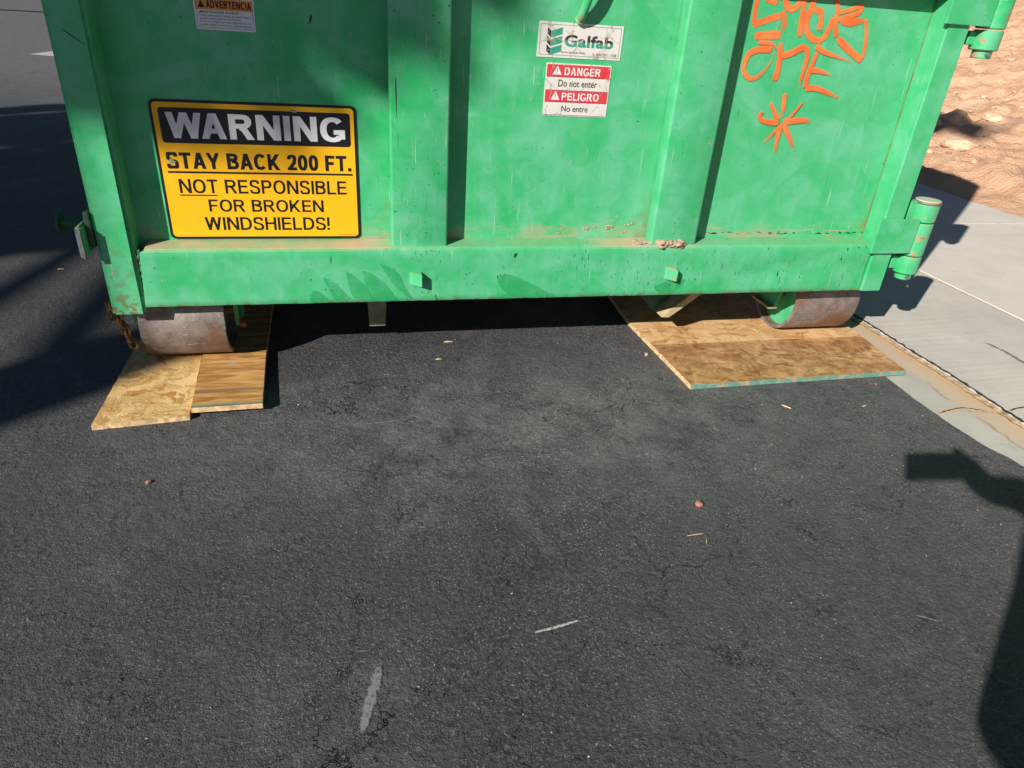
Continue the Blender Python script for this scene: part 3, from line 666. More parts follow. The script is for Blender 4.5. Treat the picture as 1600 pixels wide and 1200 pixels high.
# hinges
for zb, zt, zk0, zk1, ztop, zpin in ((.366, .480, .352, .466, .527, .268), (1.041, 1.20, 1.035, 1.15, 1.22, .958)):
    hg = None
    bm = bmesh.new(); bx(bm, 2.300, 2.452, -.0125, -.001, zb, zt, .002, 2); strap = link('hinge_strap', bm, 'green', D)
    zl = zpin+.022
    for a, c_ in ((zl, zk0-.0015), (zk0+.0015, zk1-.0015), (zk1+.0015, ztop)):
        bm = bmesh.new(); lathe(bm, [(.0005, a), (.036, a), (.0395, a+.003), (.0395, c_-.003), (.036, c_), (.0005, c_)], (2.487, .022, 0), (0, 0, 1), 40)
        smoothmesh(link('hinge_knuckle', bm, 'worn' if a < 1.2 else 'green', D), 30)
    bm = bmesh.new(); lathe(bm, [(.0005, ztop), (.041, ztop), (.042, ztop+.002), (.041, ztop+.0075), (.0005, ztop+.0075)], (2.487, .022, 0), (0, 0, 1), 40); cap = smoothmesh(link('hinge_cap', bm, 'rust', D), 30)
    bm = bmesh.new(); lathe(bm, [(.0005, ztop+.0078), (.039, ztop+.0078), (.038, ztop+.0105), (.0005, ztop+.0105)], (2.487, .022, 0), (0, 0, 1), 36); link('cap_plate', bm, 'cap', cap)
    bm = bmesh.new(); lathe(bm, [(.0005, zpin), (.025, zpin), (.027, zpin+.003), (.027, zl), (.0005, zl)], (2.487, .020, 0), (0, 0, 1), 28); pin = smoothmesh(link('hinge_pin', bm, 'worn', D), 30)
    bm = bmesh.new(); lathe(bm, [(.0005, 0), (.006, 0), (.007, .002), (.007, .012)], (2.482, -.0115, zpin+.012), (0, 1, 0), 12); link('bolt_head', bm, 'grey', pin)
    for a, c_ in ((zl+.012, zk0-.006), (zk1+.004, ztop+.005)):
        bm = bmesh.new(); bx(bm, 2.424, 2.455, .022, .16, a, c_, .003, 2); link('hinge_plate', bm, 'green', D)
# rod in the middle of the door (ribbed bar bent off the skin)
bm = bmesh.new(); pts = [(1.2445, .066, .984), (1.2455, .05, 1.0), (1.250, .035, 1.03), (1.256, .022, 1.08), (1.262, .012, 1.16), (1.264, .01, 1.28)]
P = crv([Vector(p) for p in pts], 14); tube(bm, P, [.0105*(1+.13*(i % 2)) if i > 3 else .0135 for i in range(len(P))], 12); smoothmesh(link('latch_rod', bm, 'worn', D), 80)
# latch hardware at the left post
bm = bmesh.new(); bx(bm, -.030, -.017, -.034, .085, .380, .463)
for v in bm.verts:
    if v.co.z < .4 and v.co.y > 0: v.co.z += .012
bmesh.ops.bevel(bm, geom=bm.edges[:], offset=.004, segments=2, affect='EDGES'); lp = link('latch_plate', bm, 'worn', D)
bm = bmesh.new(); bx(bm, -.029, -.018, -.0365, -.0345, .386, .459); link('plate_edge', bm, 'grey', lp)
bm = bmesh.new(); lathe(bm, [(.001, -.09), (.026, -.09), (.027, -.088), (.027, -.084), (.013, -.083), (.013, -.02), (.0005, -.02)], (0, .05, .450), (1, 0, 0), 28); smoothmesh(link('latch_pin', bm, 'dark', D), 30)
bm = bmesh.new(); bx(bm, -.016, -.002, .0, .07, .40, .49, .003); link('latch_bracket', bm, 'dark', D)
# tub
def part(name, boxes, mat, **k):
    bm = bmesh.new()
    for b_ in boxes: bx(bm, *b_)
    return link(name, bm, mat, D, **k)
part('side_wall', [(.02, .026, .092, 5.6, .28, 1.90)], 'green'); part('side_wall', [(2.374, 2.38, .092, 5.6, .28, 1.90)], 'green')
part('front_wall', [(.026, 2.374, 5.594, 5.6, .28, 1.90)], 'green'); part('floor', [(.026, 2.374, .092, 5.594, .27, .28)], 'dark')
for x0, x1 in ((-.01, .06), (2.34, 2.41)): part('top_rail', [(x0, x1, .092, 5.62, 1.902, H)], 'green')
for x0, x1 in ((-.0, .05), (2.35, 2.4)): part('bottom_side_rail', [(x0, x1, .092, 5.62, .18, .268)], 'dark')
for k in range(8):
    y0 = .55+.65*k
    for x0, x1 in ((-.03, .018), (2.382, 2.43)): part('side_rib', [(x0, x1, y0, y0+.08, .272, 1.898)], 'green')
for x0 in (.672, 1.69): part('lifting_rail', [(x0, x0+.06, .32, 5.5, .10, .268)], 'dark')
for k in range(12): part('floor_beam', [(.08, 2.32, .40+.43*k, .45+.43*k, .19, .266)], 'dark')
# hanging tabs under the rail
bm = bmesh.new(); prism(bm, [(.670, .25), (.739, .25), (.730, .066), (.679, .066)], .20, .215, .001); link('rail_nose', bm, 'olive', D)
bm = bmesh.new(); prism(bm, [(1.66, .101), (1.69, .099), (1.835, .215), (1.79, .215)], .12, .21, .001); link('rail_nose', bm, 'tanedge', D)
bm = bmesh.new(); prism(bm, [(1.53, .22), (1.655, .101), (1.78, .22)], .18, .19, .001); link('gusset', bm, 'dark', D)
# rollers
for xa, xb, yc, zc in ((.042, .268, .185, .151), (2.14, 2.392, .205, .153)):
    bm = bmesh.new(); r_ = .135; lathe(bm, [(r_-.012, xa), (r_-.001, xa), (r_, xa+.003), (r_, xb-.003), (r_-.001, xb), (r_-.012, xb)], (0, yc, zc), (1, 0, 0), 96, True)
    for v in bm.verts:
        v.co.x += .0015*mnoise.noise(v.co*40)
    wh = smoothmesh(link('roller', bm, 'rust', D), 40)
    for xs_ in (xa+.03, xb-.04):
        bm = bmesh.new(); lathe(bm, [(.022, xs_), (r_-.0125, xs_), (r_-.0125, xs_+.008), (.022, xs_+.008)], (0, yc, zc), (1, 0, 0), 60, True); link('roller_web', bm, 'green', wh)
    bm = bmesh.new(); lathe(bm, [(.0005, xa-.02), (.021, xa-.02), (.021, xb+.02), (.0005, xb+.02)], (0, yc, zc), (1, 0, 0), 24); link('axle', bm, 'rust', wh)
    for xs_, s_ in ((xa-.030, -1), (xb+.018, 1)):
        bm = bmesh.new(); prism(bm, [(0, 0), (1, 0), (1, 1), (0, 1)], 0, 1)
        for v in bm.verts:
            v.co = Vector((xs_+.012*v.co.y, yc-.085+.17*v.co.x if v.co.z > .5 else yc-.055+.11*v.co.x, .115+.15*v.co.z))
        bk = link('roller_bracket', bm, 'green', D)
        if xs_ > 2 and s_ < 0:
            bm = bmesh.new(); bx(bm, xs_-.022, xs_+.013, yc-.056, yc+.056, .108, .1145); link('bracket_flange', bm, 'tanedge', bk)
        if .2 < xs_ < .4:
            bm = bmesh.new(); lathe(bm, [(.0005, 0), (.014, 0), (.014, .018)], (xs_+.03, yc-.06, .125), (-1, 0, 0), 6); link('bolt_head', bm, 'chain', bk)

# mud, smears, scratches on the paint
bm = bmesh.new()
rn = random.Random(3)
for i in range(60):
    x = rn.uniform(1.55, 1.632); y = rn.uniform(.002, .016) if rn.random() < .6 else rn.uniform(.0, .04); z = .394 + rn.uniform(-.008, .012)
    rockbm(bm, (x, y, z), rn.uniform(.006, .013), i, .7, 2)
for i in range(30): rockbm(bm, (rn.uniform(1.48, 1.545), rn.uniform(.02, .06), .396), rn.uniform(.004, .009), i+80, .45, 2)
smoothmesh(link('mud_clump', bm, 'mud', D), 60)
for cx, cz, n_, s in ((1.334, .427, 7, .0045), (1.36, .431, 7, .0045), (1.404, .431, 12, .0055), (1.464, .437, 8, .004), (1.475, .446, 5, .004), (1.255, .427, 4, .004), (1.244, .4135, 5, .0035), (1.45, .415, 5, .003), (2.26, .43, 5, .004), (2.29, .44, 4, .004)):
    bm = bmesh.new()
    for k in range(n_): rockbm(bm, (cx+rn.gauss(0, s*1.3), YP-.0005, cz+rn.gauss(0, s*.5)), s*rn.uniform(.6, 1.1), rn.randint(0, 999), .5, 2)
    for v in bm.verts: v.co.y = YP-.0005+(v.co.y-YP)*.45
    smoothmesh(link('mud_spatter', bm, 'mud', D), 60)
GRAF = [([(1.746,1.075),(1.745,1.059),(1.746,1.033),(1.75,1.003)],0.012,0.012),([(1.75,1.002),(1.783,1.016),(1.828,1.031)],0.0135,0.0162),([(1.831,1.043),(1.843,1.009),(1.847,0.976)],0.0192,0.0151),([(1.76,0.975),(1.798,0.98),(1.839,0.983)],0.0191,0.0205),([(1.766,1.077),(1.788,1.066),(1.808,1.063)],0.0187,0.016),([(1.829,1.077),(1.836,1.06),(1.853,1.048),(1.871,1.056),(1.875,1.077)],0.0163,0.015),([(1.887,1.078),(1.893,1.046),(1.894,1.018),(1.9,0.982)],0.0138,0.0138),([(1.915,1.082),(1.918,1.057),(1.91,1.028),(1.916,1.002),(1.939,0.981),(1.96,0.976),(1.98,0.985),(1.989,1.013),(1.995,1.037)],0.0169,0.0141),([(1.925,1.051),(1.949,1.046),(1.956,1.024),(1.957,1.001)],0.0154,0.014),([(1.985,1.085),(2.001,1.057),(2.003,1.025),(2.017,0.987)],0.0113,0.0155),([(2.003,1.047),(2.042,1.058),(2.072,1.072)],0.0099,0.0127),([(2.009,1.03),(2.048,1.043),(2.072,1.055),(2.075,1.073)],0.0114,0.0142),([(2.02,1.03),(2.062,1.028),(2.096,1.038)],0.0214,0.0143),([(2.098,1.038),(2.115,0.997),(2.125,0.937)],0.0102,0.0102),([(2.024,0.984),(2.072,0.956),(2.122,0.93)],0.0175,0.016),([(1.821,0.945),(1.783,0.943),(1.753,0.93),(1.745,0.9),(1.752,0.88),(1.775,0.867),(1.803,0.878),(1.823,0.909),(1.834,0.939)],0.0166,0.0097),([(1.775,0.961),(1.814,0.96),(1.839,0.944)],0.011,0.0069),([(1.844,0.964),(1.85,0.937),(1.854,0.896),(1.852,0.865)],0.0113,0.0169),([(1.854,0.93),(1.885,0.939),(1.922,0.959)],0.0155,0.0169),([(1.922,0.959),(1.938,0.94),(1.939,0.905),(1.937,0.872),(1.939,0.843)],0.0143,0.01),([(1.959,0.961),(1.993,0.947),(2.041,0.936),(2.09,0.923)],0.016,0.0044),([(1.967,0.946),(1.961,0.911),(1.955,0.88),(1.958,0.851)],0.0116,0.0145),([(1.958,0.899),(1.995,0.896),(2.039,0.887)],0.0175,0.0044),([(1.959,0.849),(1.994,0.85),(2.043,0.838),(2.082,0.827)],0.0164,0.0089),([(1.895,0.833),(1.901,0.798),(1.903,0.766)],0.0127,0.0127),([(1.854,0.805),(1.873,0.783),(1.893,0.757)],0.0074,0.0148),([(1.961,0.81),(1.926,0.761),(1.893,0.727),(1.858,0.686)],0.0065,0.0129),([(1.837,0.78),(1.829,0.771),(1.836,0.758),(1.864,0.752),(1.897,0.751)],0.0074,0.0159),([(1.913,0.754),(1.958,0.759),(1.983,0.761),(2.002,0.756)],0.0185,0.0109),([(1.905,0.744),(1.905,0.707),(1.909,0.661)],0.0174,0.0087),([(1.916,0.745),(1.946,0.709),(1.973,0.672)],0.0153,0.0077)]
SMEAR = [[(0.547,0.312),(0.577,0.297),(0.605,0.263),(0.63,0.231),(0.586,0.232),(0.562,0.274)],[(0.611,0.33),(0.638,0.31),(0.664,0.281),(0.687,0.232),(0.631,0.248),(0.616,0.296)],[(0.657,0.329),(0.683,0.319),(0.718,0.29),(0.742,0.255),(0.753,0.23),(0.689,0.234),(0.664,0.286)],[(0.706,0.349),(0.737,0.335),(0.761,0.313),(0.772,0.284),(0.795,0.239),(0.763,0.264),(0.736,0.294)],[(0.516,0.27),(0.531,0.27),(0.566,0.232),(0.511,0.234)],[(1.044,0.293),(1.072,0.313),(1.133,0.289),(1.184,0.263),(1.233,0.233),(1.102,0.239),(1.06,0.268)],[(1.553,0.263),(1.6,0.282),(1.655,0.285),(1.634,0.251),(1.609,0.238),(1.566,0.246)],[(1.932,0.307),(1.969,0.333),(2.014,0.353),(2.007,0.326),(1.965,0.296)],[(2.215,0.31),(2.26,0.337),(2.259,0.316),(2.227,0.299)]]
bm = bmesh.new(); lay = bm.verts.layers.float.new('cov')
for k, (pts, wa, wb) in enumerate(GRAF):
    P = crv([Vector(p) for p in pts], 8); n = len(P); fade = 1 if wb < wa*.75 or k in (2, 24, 29, 30, 26, 19) else 0; prev = None; yy = YP-.0012-.00012*k
    for i, p in enumerate(P):
        d = (P[min(i+1, n-1)]-P[max(i-1, 0)]).normalized(); nn = Vector((-d.y, d.x)); t = i/(n-1); wd = (wa+(wb-wa)*t)*.74
        capf = min(1, .55+.45*min(i, n-1-i)/1.5); wd *= capf
        cv = 1.15-.95*fade*max(0, (t-.45)/.55)-(.5 if k in (2,) else 0)
        row = []
        for s_, cc_ in ((-1, -.3), (-.55, 1), (0, 1.1), (.55, 1), (1, -.3)):
            v = bm.verts.new((p.x+nn.x*wd*s_, yy, p.y+nn.y*wd*s_)); v[lay] = (cv+.25*mnoise.noise((i*.5, k, s_)))*cc_ if cc_ > 0 else cc_; row.append(v)
        if prev:
            for j in range(4): bm.faces.new((prev[j], prev[j+1], row[j+1], row[j]))
        prev = row
for f in bm.faces:
    f.normal_update()
    if f.normal.y > 0: f.normal_flip()
link('graffiti', bm, 'spray', panel)
for i, q in enumerate(SMEAR[:7]):
    bm = bmesh.new(); P = crv([Vector(p) for p in q+[q[0]]], 4)
    flat(bm, [(p.x, max(.236, p.y)) for p in P[:-1]], .0008-.0001*i); link('wiped_paint', bm, 'smear', rail)
bare = plain('bare_dark_metal', (.03, .022, .018), .7)
def scratch(pts, w_, yy):
    bm = bmesh.new(); flat(bm, [(p[0]-w_*s__, p[1]) for s__, p in zip((.3, 1, .6, .2), pts)] + [(p[0]+w_*s__, p[1]) for s__, p in zip((.2, .7, 1, .4), pts[::-1])], yy); link('paint_scratch', bm, bare, D)
scratch([(.5635, .957), (.562, .948), (.560, .940), (.551, .934)], .003, YP-.0012)
scratch([(.7600, .83), (.7605, .80), (.7608, .77), (.7612, .735)], .0016, RF-.0006)
scratch([(.0330, .898), (.045, .888), (.060, .877), (.073, .868)], .0022, -.0008)
scratch([(1.099, .376), (1.098, .370), (1.096, .366), (1.094, .360)], .003, .0010)
scratch([(.574, .372), (.574, .365), (.573, .355), (.572, .346)], .0009, .0010)

# ---- stickers (parts) with their lettering (sub-parts)
def lettering(s, x0, x1, z0, z1, y, mat, par, bold=0., name='lettering'):
    return link(name, text_bm(s, x0, x1, z0, z1, y, bold), mat, par)
def capital(s, x0, x1, z0, z1, y, mat, par, t=.16, gap=.12): return link('lettering', caps(s, x0, x1, z0, z1, y, t, gap), mat, par)
def face(par, name, pts, y, mat): bm = bmesh.new(); flat(bm, pts, y); return link(name, bm, mat, par)
bm = bmesh.new(); prism(bm, roundrect(.1635, .6605, .4005, .7520, .014), YP-.0025, YP-.0005); S1 = link('warning_sign', bm, 'signblack', D, label='large yellow and black rear warning sign')
face(S1, 'yellow_field', roundrect(.1705, .6535, .4070, .7455, .010), YP-.0029, 'yellow')
face(S1, 'header_bar', roundrect(.1830, .6440, .6490, .7335, .008), YP-.0033, 'signblack')
capital('WARNING', .199, .630, .661, .7225, YP-.0037, 'signsilver', S1, .205, .10)
capital('STAY BACK 200 FT.', .184, .642, .586, .6265, YP-.0034, 'signblack', S1, .205, .085)
face(S1, 'underline', [(.183, .5745), (.645, .5745), (.645, .5795), (.183, .5795)], YP-.0033, 'signblack')
capital('NOT RESPONSIBLE', .2045, .6265, .5235, .5595, YP-.0034, 'signblack', S1, .155, .12)
face(S1, 'underline', [(.203, .5165), (.294, .5165), (.294, .5195), (.203, .5195)], YP-.0033, 'signblack')
capital('FOR BROKEN', .2695, .563, .475, .5075, YP-.0034, 'signblack', S1, .155, .12)
capital('WINDSHIELDS!', .254, .576, .425, .4605, YP-.0034, 'signblack', S1, .155, .11)
face(S1, 'underline', [(.60, .4105), (.648, .4105), (.648, .4115), (.60, .4115)], YP-.0033, 'signblack')
# peeled blobs on the sign
blob = plain('sage_blob', (.22, .27, .2), .7)
for cx, cz, s in ((.505, .7335, .009), (.197, .600, .010)):
    bm = bmesh.new()
    for k in range(5): rockbm(bm, (cx+rn.gauss(0, s*.3), YP-.003, cz+rn.gauss(0, s*.4)), s*.6, k+7, .5, 2)
    for v in bm.verts: v.co.y = YP-.0036+(v.co.y-YP+.003)*.2
    link('paint_blob', bm, blob, S1)
# maker decal
bm = bmesh.new(); prism(bm, [(1.1345, .8925), (1.370, .8935), (1.3705, .9765), (1.136, .9775)], YP-.0016, YP-.0005); S2 = link('maker_decal', bm, 'dwhite', D, label='cracked white maker decal with green chevrons')
yy = YP-.002
a, b_, c_, d = 1.1405, 1.3645, .8985, .9715; tk = .0011
bm = bmesh.new()
for q in ([(a, c_), (b_, c_), (b_, c_+tk), (a, c_+tk)], [(a, d-tk), (b_, d-tk), (b_, d), (a, d)], [(a, c_), (a+tk, c_), (a+tk, d), (a, d)], [(b_-tk, c_), (b_, c_), (b_, d), (b_-tk, d)]): flat(bm, q, yy)
link('border', bm, 'dteal', S2)
bmk = bmesh.new(); bmt = bmesh.new()
for k in range(3):
    z0 = .9645-.0205*k
    flat(bmk, [(1.1600, z0), (1.1700, z0-.0085), (1.1700, z0-.0245), (1.1600, z0-.0160)], yy-.0001*k)
    flat(bmt, [(1.1708, z0-.0085), (1.2010, z0+.001), (1.2010, z0-.015), (1.1708, z0-.0245)], yy-.0001*k)
link('chevron', bmk, 'dblack', S2); link('chevron', bmt, 'dteal', S2)
bm = text_bm('Galfab', 1.208, 1.3455, .920, .9495, yy, .035)
for f in bm.faces: f.material_index = 0
bmesh.ops.bisect_plane(bm, geom=bm.verts[:]+bm.edges[:]+bm.faces[:], plane_co=(0, 0, .9325), plane_no=(0, 0, 1))
for f in bm.faces: f.material_index = 1 if f.calc_center_median().z < .9325 else 0
link('lettering', bm, ['dblack', 'dteal'], S2)
lettering('www.galfab.com', 1.200, 1.268, .903, .9105, yy, 'dblack', S2, .0)
lettering('1-800-291-1308', 1.293, 1.358, .9015, .9085, yy, 'dblack', S2, .0)
# danger decal
bm = bmesh.new(); prism(bm, roundrect(1.1640, 1.3495, .7465, .8800, .004), YP-.0016, YP-.0005); S3 = link('danger_decal', bm, 'dwhite', D, label='red and white danger decal below the maker decal')
for zz in ((.8465, .8765), (.7830, .8120)): bm = bmesh.new(); flat(bm, [(1.167, zz[0]), (1.3465, zz[0]), (1.3465, zz[1]), (1.167, zz[1])], yy); link('red_band', bm, 'dred', S3)
bm = bmesh.new()
for zz in (.8462, .8127, .7827, .7490): flat(bm, [(1.167, zz-.0005), (1.3465, zz-.0005), (1.3465, zz+.0005), (1.167, zz+.0005)], yy-.0002)
link('rule', bm, 'dblack', S3)
for x0, z0 in ((1.183, .8515), (1.183, .7880)):
    bm = bmesh.new(); flat(bm, [(x0, z0), (x0+.026, z0), (x0+.013, z0+.0225)], yy-.0003); link('alert_triangle', bm, 'dtext', S3)
    bm2 = bmesh.new(); flat(bm2, [(x0+.0118, z0+.0145), (x0+.0123, z0+.006), (x0+.0137, z0+.006), (x0+.0142, z0+.0145)], yy-.0005); flat(bm2, [(x0+.0120, z0+.0022), (x0+.0140, z0+.0022), (x0+.0140, z0+.0044), (x0+.0120, z0+.0044)], yy-.0005)
    link('exclamation_mark', bm2, 'dred', S3)
capital('DANGER', 1.2165, 1.3190, .8510, .8705, yy-.0003, 'dtext', S3, .19, .12)
lettering('Do not enter', 1.2015, 1.3125, .8220, .8395, yy-.0003, 'dblack', S3, .008)
capital('PELIGRO', 1.2145, 1.3220, .7875, .8070, yy-.0003, 'dtext', S3, .19, .12)
lettering('No entre', 1.2165, 1.2930, .7585, .7740, yy-.0003, 'dblack', S3, .008)
# advertencia label
bm = bmesh.new(); prism(bm, [(.3000, .9130), (.3050, .9105), (.4280, .9100), (.4325, .9120), (.4345, 1.06), (.2990, 1.06)], YP-.0018, YP-.0005); S4 = link('caution_label', bm, 'labwhite', D, label='white label with an orange ADVERTENCIA band')
face(S4, 'orange_band', [(.3035, .9525), (.4300, .9525), (.4300, .9760), (.3035, .9760)], yy, 'orangelab')
capital('ADVERTENCIA', .3270, .4270, .9565, .9725, yy-.0003, 'signblack', S4, .22, .09)
bm = bmesh.new(); flat(bm, [(.3080, .9565), (.3240, .9565), (.3160, .9730)], yy-.0003); link('alert_triangle', bm, 'signblack', S4)
for s, x1, z in (('¡MANTENGASE APARTE!', .398, .9455), ('Mantengase aparte cuando el contenedor y', .425, .9385), ('puerta trasera este en movimiento.', .402, .9320), ('Si no se cumple con esta advertencia, se', .4235, .9255), ('puede causar la muerte o lesiones graves.', .4255, .9190)):
    lettering(s, .3095, x1, z-.0012, z+.0050, yy, 'signblack', S4, .02 if z > .94 else 0.)
bm = bmesh.new()
for q in ([(.3055, .9150), (.4280, .9150), (.4280, .9157), (.3055, .9157)], [(.3040, .9150), (.3047, .9150), (.3047, .976), (.3040, .976)], [(.4290, .9150), (.4297, .9150), (.4297, .976), (.4290, .976)]): flat(bm, q, yy)
link('border', bm, 'signblack', S4)
face(S4, 'header_bar', [(.3035, .979), (.4300, .979), (.4300, 1.045), (.3035, 1.045)], yy, 'labwhite')

# ================================================================ CHAIN
bm = bmesh.new()
def chlink(bm, c, d, side, L=.034, W=.022, r_=.0042):
    d = Vector(d).normalized(); s = Vector(side); s = (s-d*s.dot(d)).normalized(); P = []
    for k in range(20):
        a = 2*math.pi*k/20; ca, sa = math.cos(a), math.sin(a)
        P.append(Vector(c)+d*(ca*W/2+math.copysign((L-W)/2, ca))+s*sa*(W/2-r_/2))
    n = len(P); rings = []
    for i, p in enumerate(P):
        tg = (P[(i+1) % n]-P[i-1]).normalized(); nn = tg.cross(d.cross(s)).normalized(); bi = tg.cross(nn)
        rings.append([bm.verts.new(p+(nn*math.cos(t*math.pi/4)+bi*math.sin(t*math.pi/4))*r_) for t in range(8)])
    for i in range(n):
        for t in range(8): bm.faces.new((rings[i][t], rings[i][(t+1) % 8], rings[(i+1) % n][(t+1) % 8], rings[(i+1) % n][t]))
for k in range(6): chlink(bm, (-.006+.005*k, .035+.003*k, .222-.0235*k), (.25, .05, -1), (1, .2, 0) if k % 2 else (.2, 1, 0))
chlink(bm, (-.012, .03, .203), (.2, 0, 1), (1, 1, 0)); chlink(bm, (-.016, .04, .222), (-.3, 0, 1), (0, 1, 0))
bmesh.ops.recalc_face_normals(bm, faces=bm.faces[:])
top(smoothmesh(link('chain', bm, 'chain'), 80), 'short rusty chain hanging under the left corner post of the container', 'chain')

# ================================================================ BOARDS
def board(name, outline, z0, z1, mats, label, group='strand boards under the container rollers', edgemat=None, lift=None):
    """outline in xy, counter clockwise; every edge gets ragged"""
    bm = bmesh.new(); pts = []
    for i, (p, q) in enumerate(zip(outline, outline[1:]+outline[:1])):
        p, q = Vector(p), Vector(q); L = (q-p).length; n = max(2, int(L/.012)); nrm = Vector((q.y-p.y, p.x-q.x)).normalized()
        for k in range(n):
            t = k/n; v = p.lerp(q, t); off = 0 if k == 0 else .0016*mnoise.noise((v.x*60, v.y*60, i))
            pts.append((v+nrm*off, i))
    lo = lift or (lambda x, y: 0)
    a = [bm.verts.new((p.x, p.y, z1+lo(p.x, p.y))) for p, _ in pts]; c_ = [bm.verts.new((p.x, p.y, z0+lo(p.x, p.y))) for p, _ in pts]; n = len(pts)
    f = bm.faces.new(a); f.normal_update()
    if f.normal.z < 0: f.normal_flip()
    f.material_index = 0; g_ = bm.faces.new(c_); g_.material_index = 1
    for i in range(n):
        s = bm.faces.new((a[i], c_[i], c_[(i+1) % n], a[(i+1) % n])); s.material_index = edgemat.get(pts[i][1], 1)
    bmesh.ops.recalc_face_normals(bm, faces=bm.faces[:])
    return top(link(name, bm, mats), label, 'board', group)
board('strand_board', [(1.634, -.204), (2.431, -.190), (2.470, .187), (2.49, .60), (1.637, .60), (1.616, .275)], .001, .017, ['osb_r', 'edge', 'teal'], 'wide strand board with teal painted front edge under the right roller', edgemat={0: 2})
board('strand_board', [(-.030, -.236), (.196, -.214), (.174, .137), (.15, .58), (-.036, .58), (-.026, .369)], .001, .015, ['osb_a', 'edge'], 'pale strand board farthest left under the left roller', edgemat={})
board('strand_board', [(.199, -.198), (.377, -.194), (.362, .109), (.350, .60), (.16, .60), (.178, .137)], .001, .016, ['osb_b', 'edge', 'teal'], 'orange strand board with teal stained end, right of the pale board under the left roller', edgemat={}, lift=lambda x, y: max(0, .0125*(1-max(0, (y+.2))/.6)))

# ================================================================ GRIT AND LITTER
rn = random.Random(9); bm = bmesh.new(); cnt = 0
while cnt < 5200:
    x = rn.uniform(-.7, 2.36); y = -1.75+3.0*rn.random()
    wgt = .22 + .5*max(0, mnoise.noise((x*2.2, y*2.2, 4))) + (.5 if .45 < x < 1.7 and -.3 < y < .35 else 0) + .22*max(0, x-1)
    if x < .3: wgt *= .35
    if rn.random() > wgt or (x < .42 and x > -.05 and y > -.26) or (x > 1.6 and y > -.22): continue
    s = .0005+.0019*rn.random()**4; t = []
    for k in range(4):
        t.append(bm.verts.new((x+rn.uniform(-1.3, 1.3)*s, y+rn.uniform(-1.3, 1.3)*s, rn.uniform(0, 1.)*s+.0002)))
    for q in ((0, 1, 2), (0, 1, 3), (0, 2, 3), (1, 2, 3)): bm.faces.new([t[i] for i in q])
    cnt += 1
bmesh.ops.recalc_face_normals(bm, faces=bm.faces[:])
o = link('grit', bm, 'gravel'); o['kind'] = 'stuff'; o['label'] = 'pale sand grains and tiny stones strewn over the asphalt'
def pebble(x, y, s, lab, mat='redstone', grp='pebbles on the asphalt'):
    bm = bmesh.new(); rockbm(bm, (x, y, s*.45), s, int(x*97), .7, 2); top(link('pebble', bm, mat), lab, 'pebble', grp)
pebble(1.402, -.737, .0095, 'reddish pebble alone on the asphalt in front of the container')
pebble(.15, -.479, .006, 'small brown pebble on the asphalt below the pale strand board')
pebble(2.278, -.241, .005, 'small pink pebble near the front right corner of the wide strand board')
pebble(2.262, -.236, .0035, 'smaller pink pebble left of the pink pebble by the wide strand board')
pebble(1.588, .037, .0075, 'white flat fleck beside the left edge of the wide strand board', 'whites' if False else 'gravel')
def splinter(x, y, L, a, lab, wd=.003, mat='splinter', name='wood_splinter'):
    bm = bmesh.new(); d = Vector((math.cos(a), math.sin(a), 0)); s = Vector((-d.y, d.x, 0)); P = Vector((x, y, .001))
    hullpts(bm, [P-d*L/2, P-s*wd/2, P+d*L/2, P+s*wd/2], [P-d*L*.4+Vector((0, 0, wd*.8)), P-s*wd*.3+Vector((0, 0, wd)), P+d*L*.45+Vector((0, 0, wd*.7)), P+s*wd*.3+Vector((0, 0, wd))])
    top(link(name, bm, mat), lab, 'splinter', 'wood splinters on the asphalt')
splinter(.935, .194, .032, .05, 'pale wood splinter nearest the shadow line under the bottom rail', .0045)
splinter(.887, .071, .022, -.05, 'thin wood splinter just in front of the other splinter below the rail')
splinter(1.886, -.339, .03, -.9, 'bent pale splinter in front of the wide strand board')
splinter(2.141, -.364, .022, .3, 'short tan splinter near the gutter in front of the wide strand board')
splinter(1.343, -.835, .045, .05, 'thin dry twig below the reddish pebble', .0015)
splinter(1.36, -.86, .035, 1.2, 'thin dry twig crossing under the horizontal twig', .0012)
splinter(-.457, .963, .022, .1, 'tiny pale chip in the sunlit strip left of the container')
# scrape marks (flat)
def mark(name, pts, wid, mat, z=.0025):
    bm = bmesh.new(); lay = bm.verts.layers.float.new('cov'); Q = crv([Vector(p) for p in pts], 8); prev = None; n = len(Q)
    for i, p in enumerate(Q):
        d = (Q[min(i+1, n-1)]-Q[max(i-1, 0)]).normalized(); nn = Vector((-d.y, d.x)); t = i/(n-1); w_ = wid*.75*(.35+.65*math.sin(math.pi*min(1, max(.02, t)))); row = []
        for s_ in (-1, -.4, .4, 1):
            v = bm.verts.new((p.x+nn.x*w_*s_, p.y+nn.y*w_*s_, z)); v[lay] = (1.0 if abs(s_) < .9 else 0)*min(1, 2.5*math.sin(math.pi*t)+.02); row.append(v)
        if prev:
            for k in range(3):
                f = bm.faces.new((prev[k], prev[k+1], row[k+1], row[k])); f.normal_update()
                if f.normal.z < 0: f.normal_flip()
        prev = row
    struct(link(name, bm, mat))
mark('scrape_mark', [(.638, -1.065), (.622, -1.12), (.602, -1.19)], .019, 'chalk'); mark('scrape_mark', [(.915, -1.043), (.96, -1.037), (1.012, -1.028)], .0065, 'whites'); mark('scrape_mark', [(.625, -.291), (.70, -.285), (.763, -.275)], .004, 'chalk')
mark('scrape_mark', [(1.68, -1.125), (1.70, -1.135), (1.72, -1.15)], .005, 'chalk')
mark('scuff_mark', [(2.94, .01), (2.953, -.08), (2.947, -.17), (2.95, -.25)], .018, 'scuff', .0115)

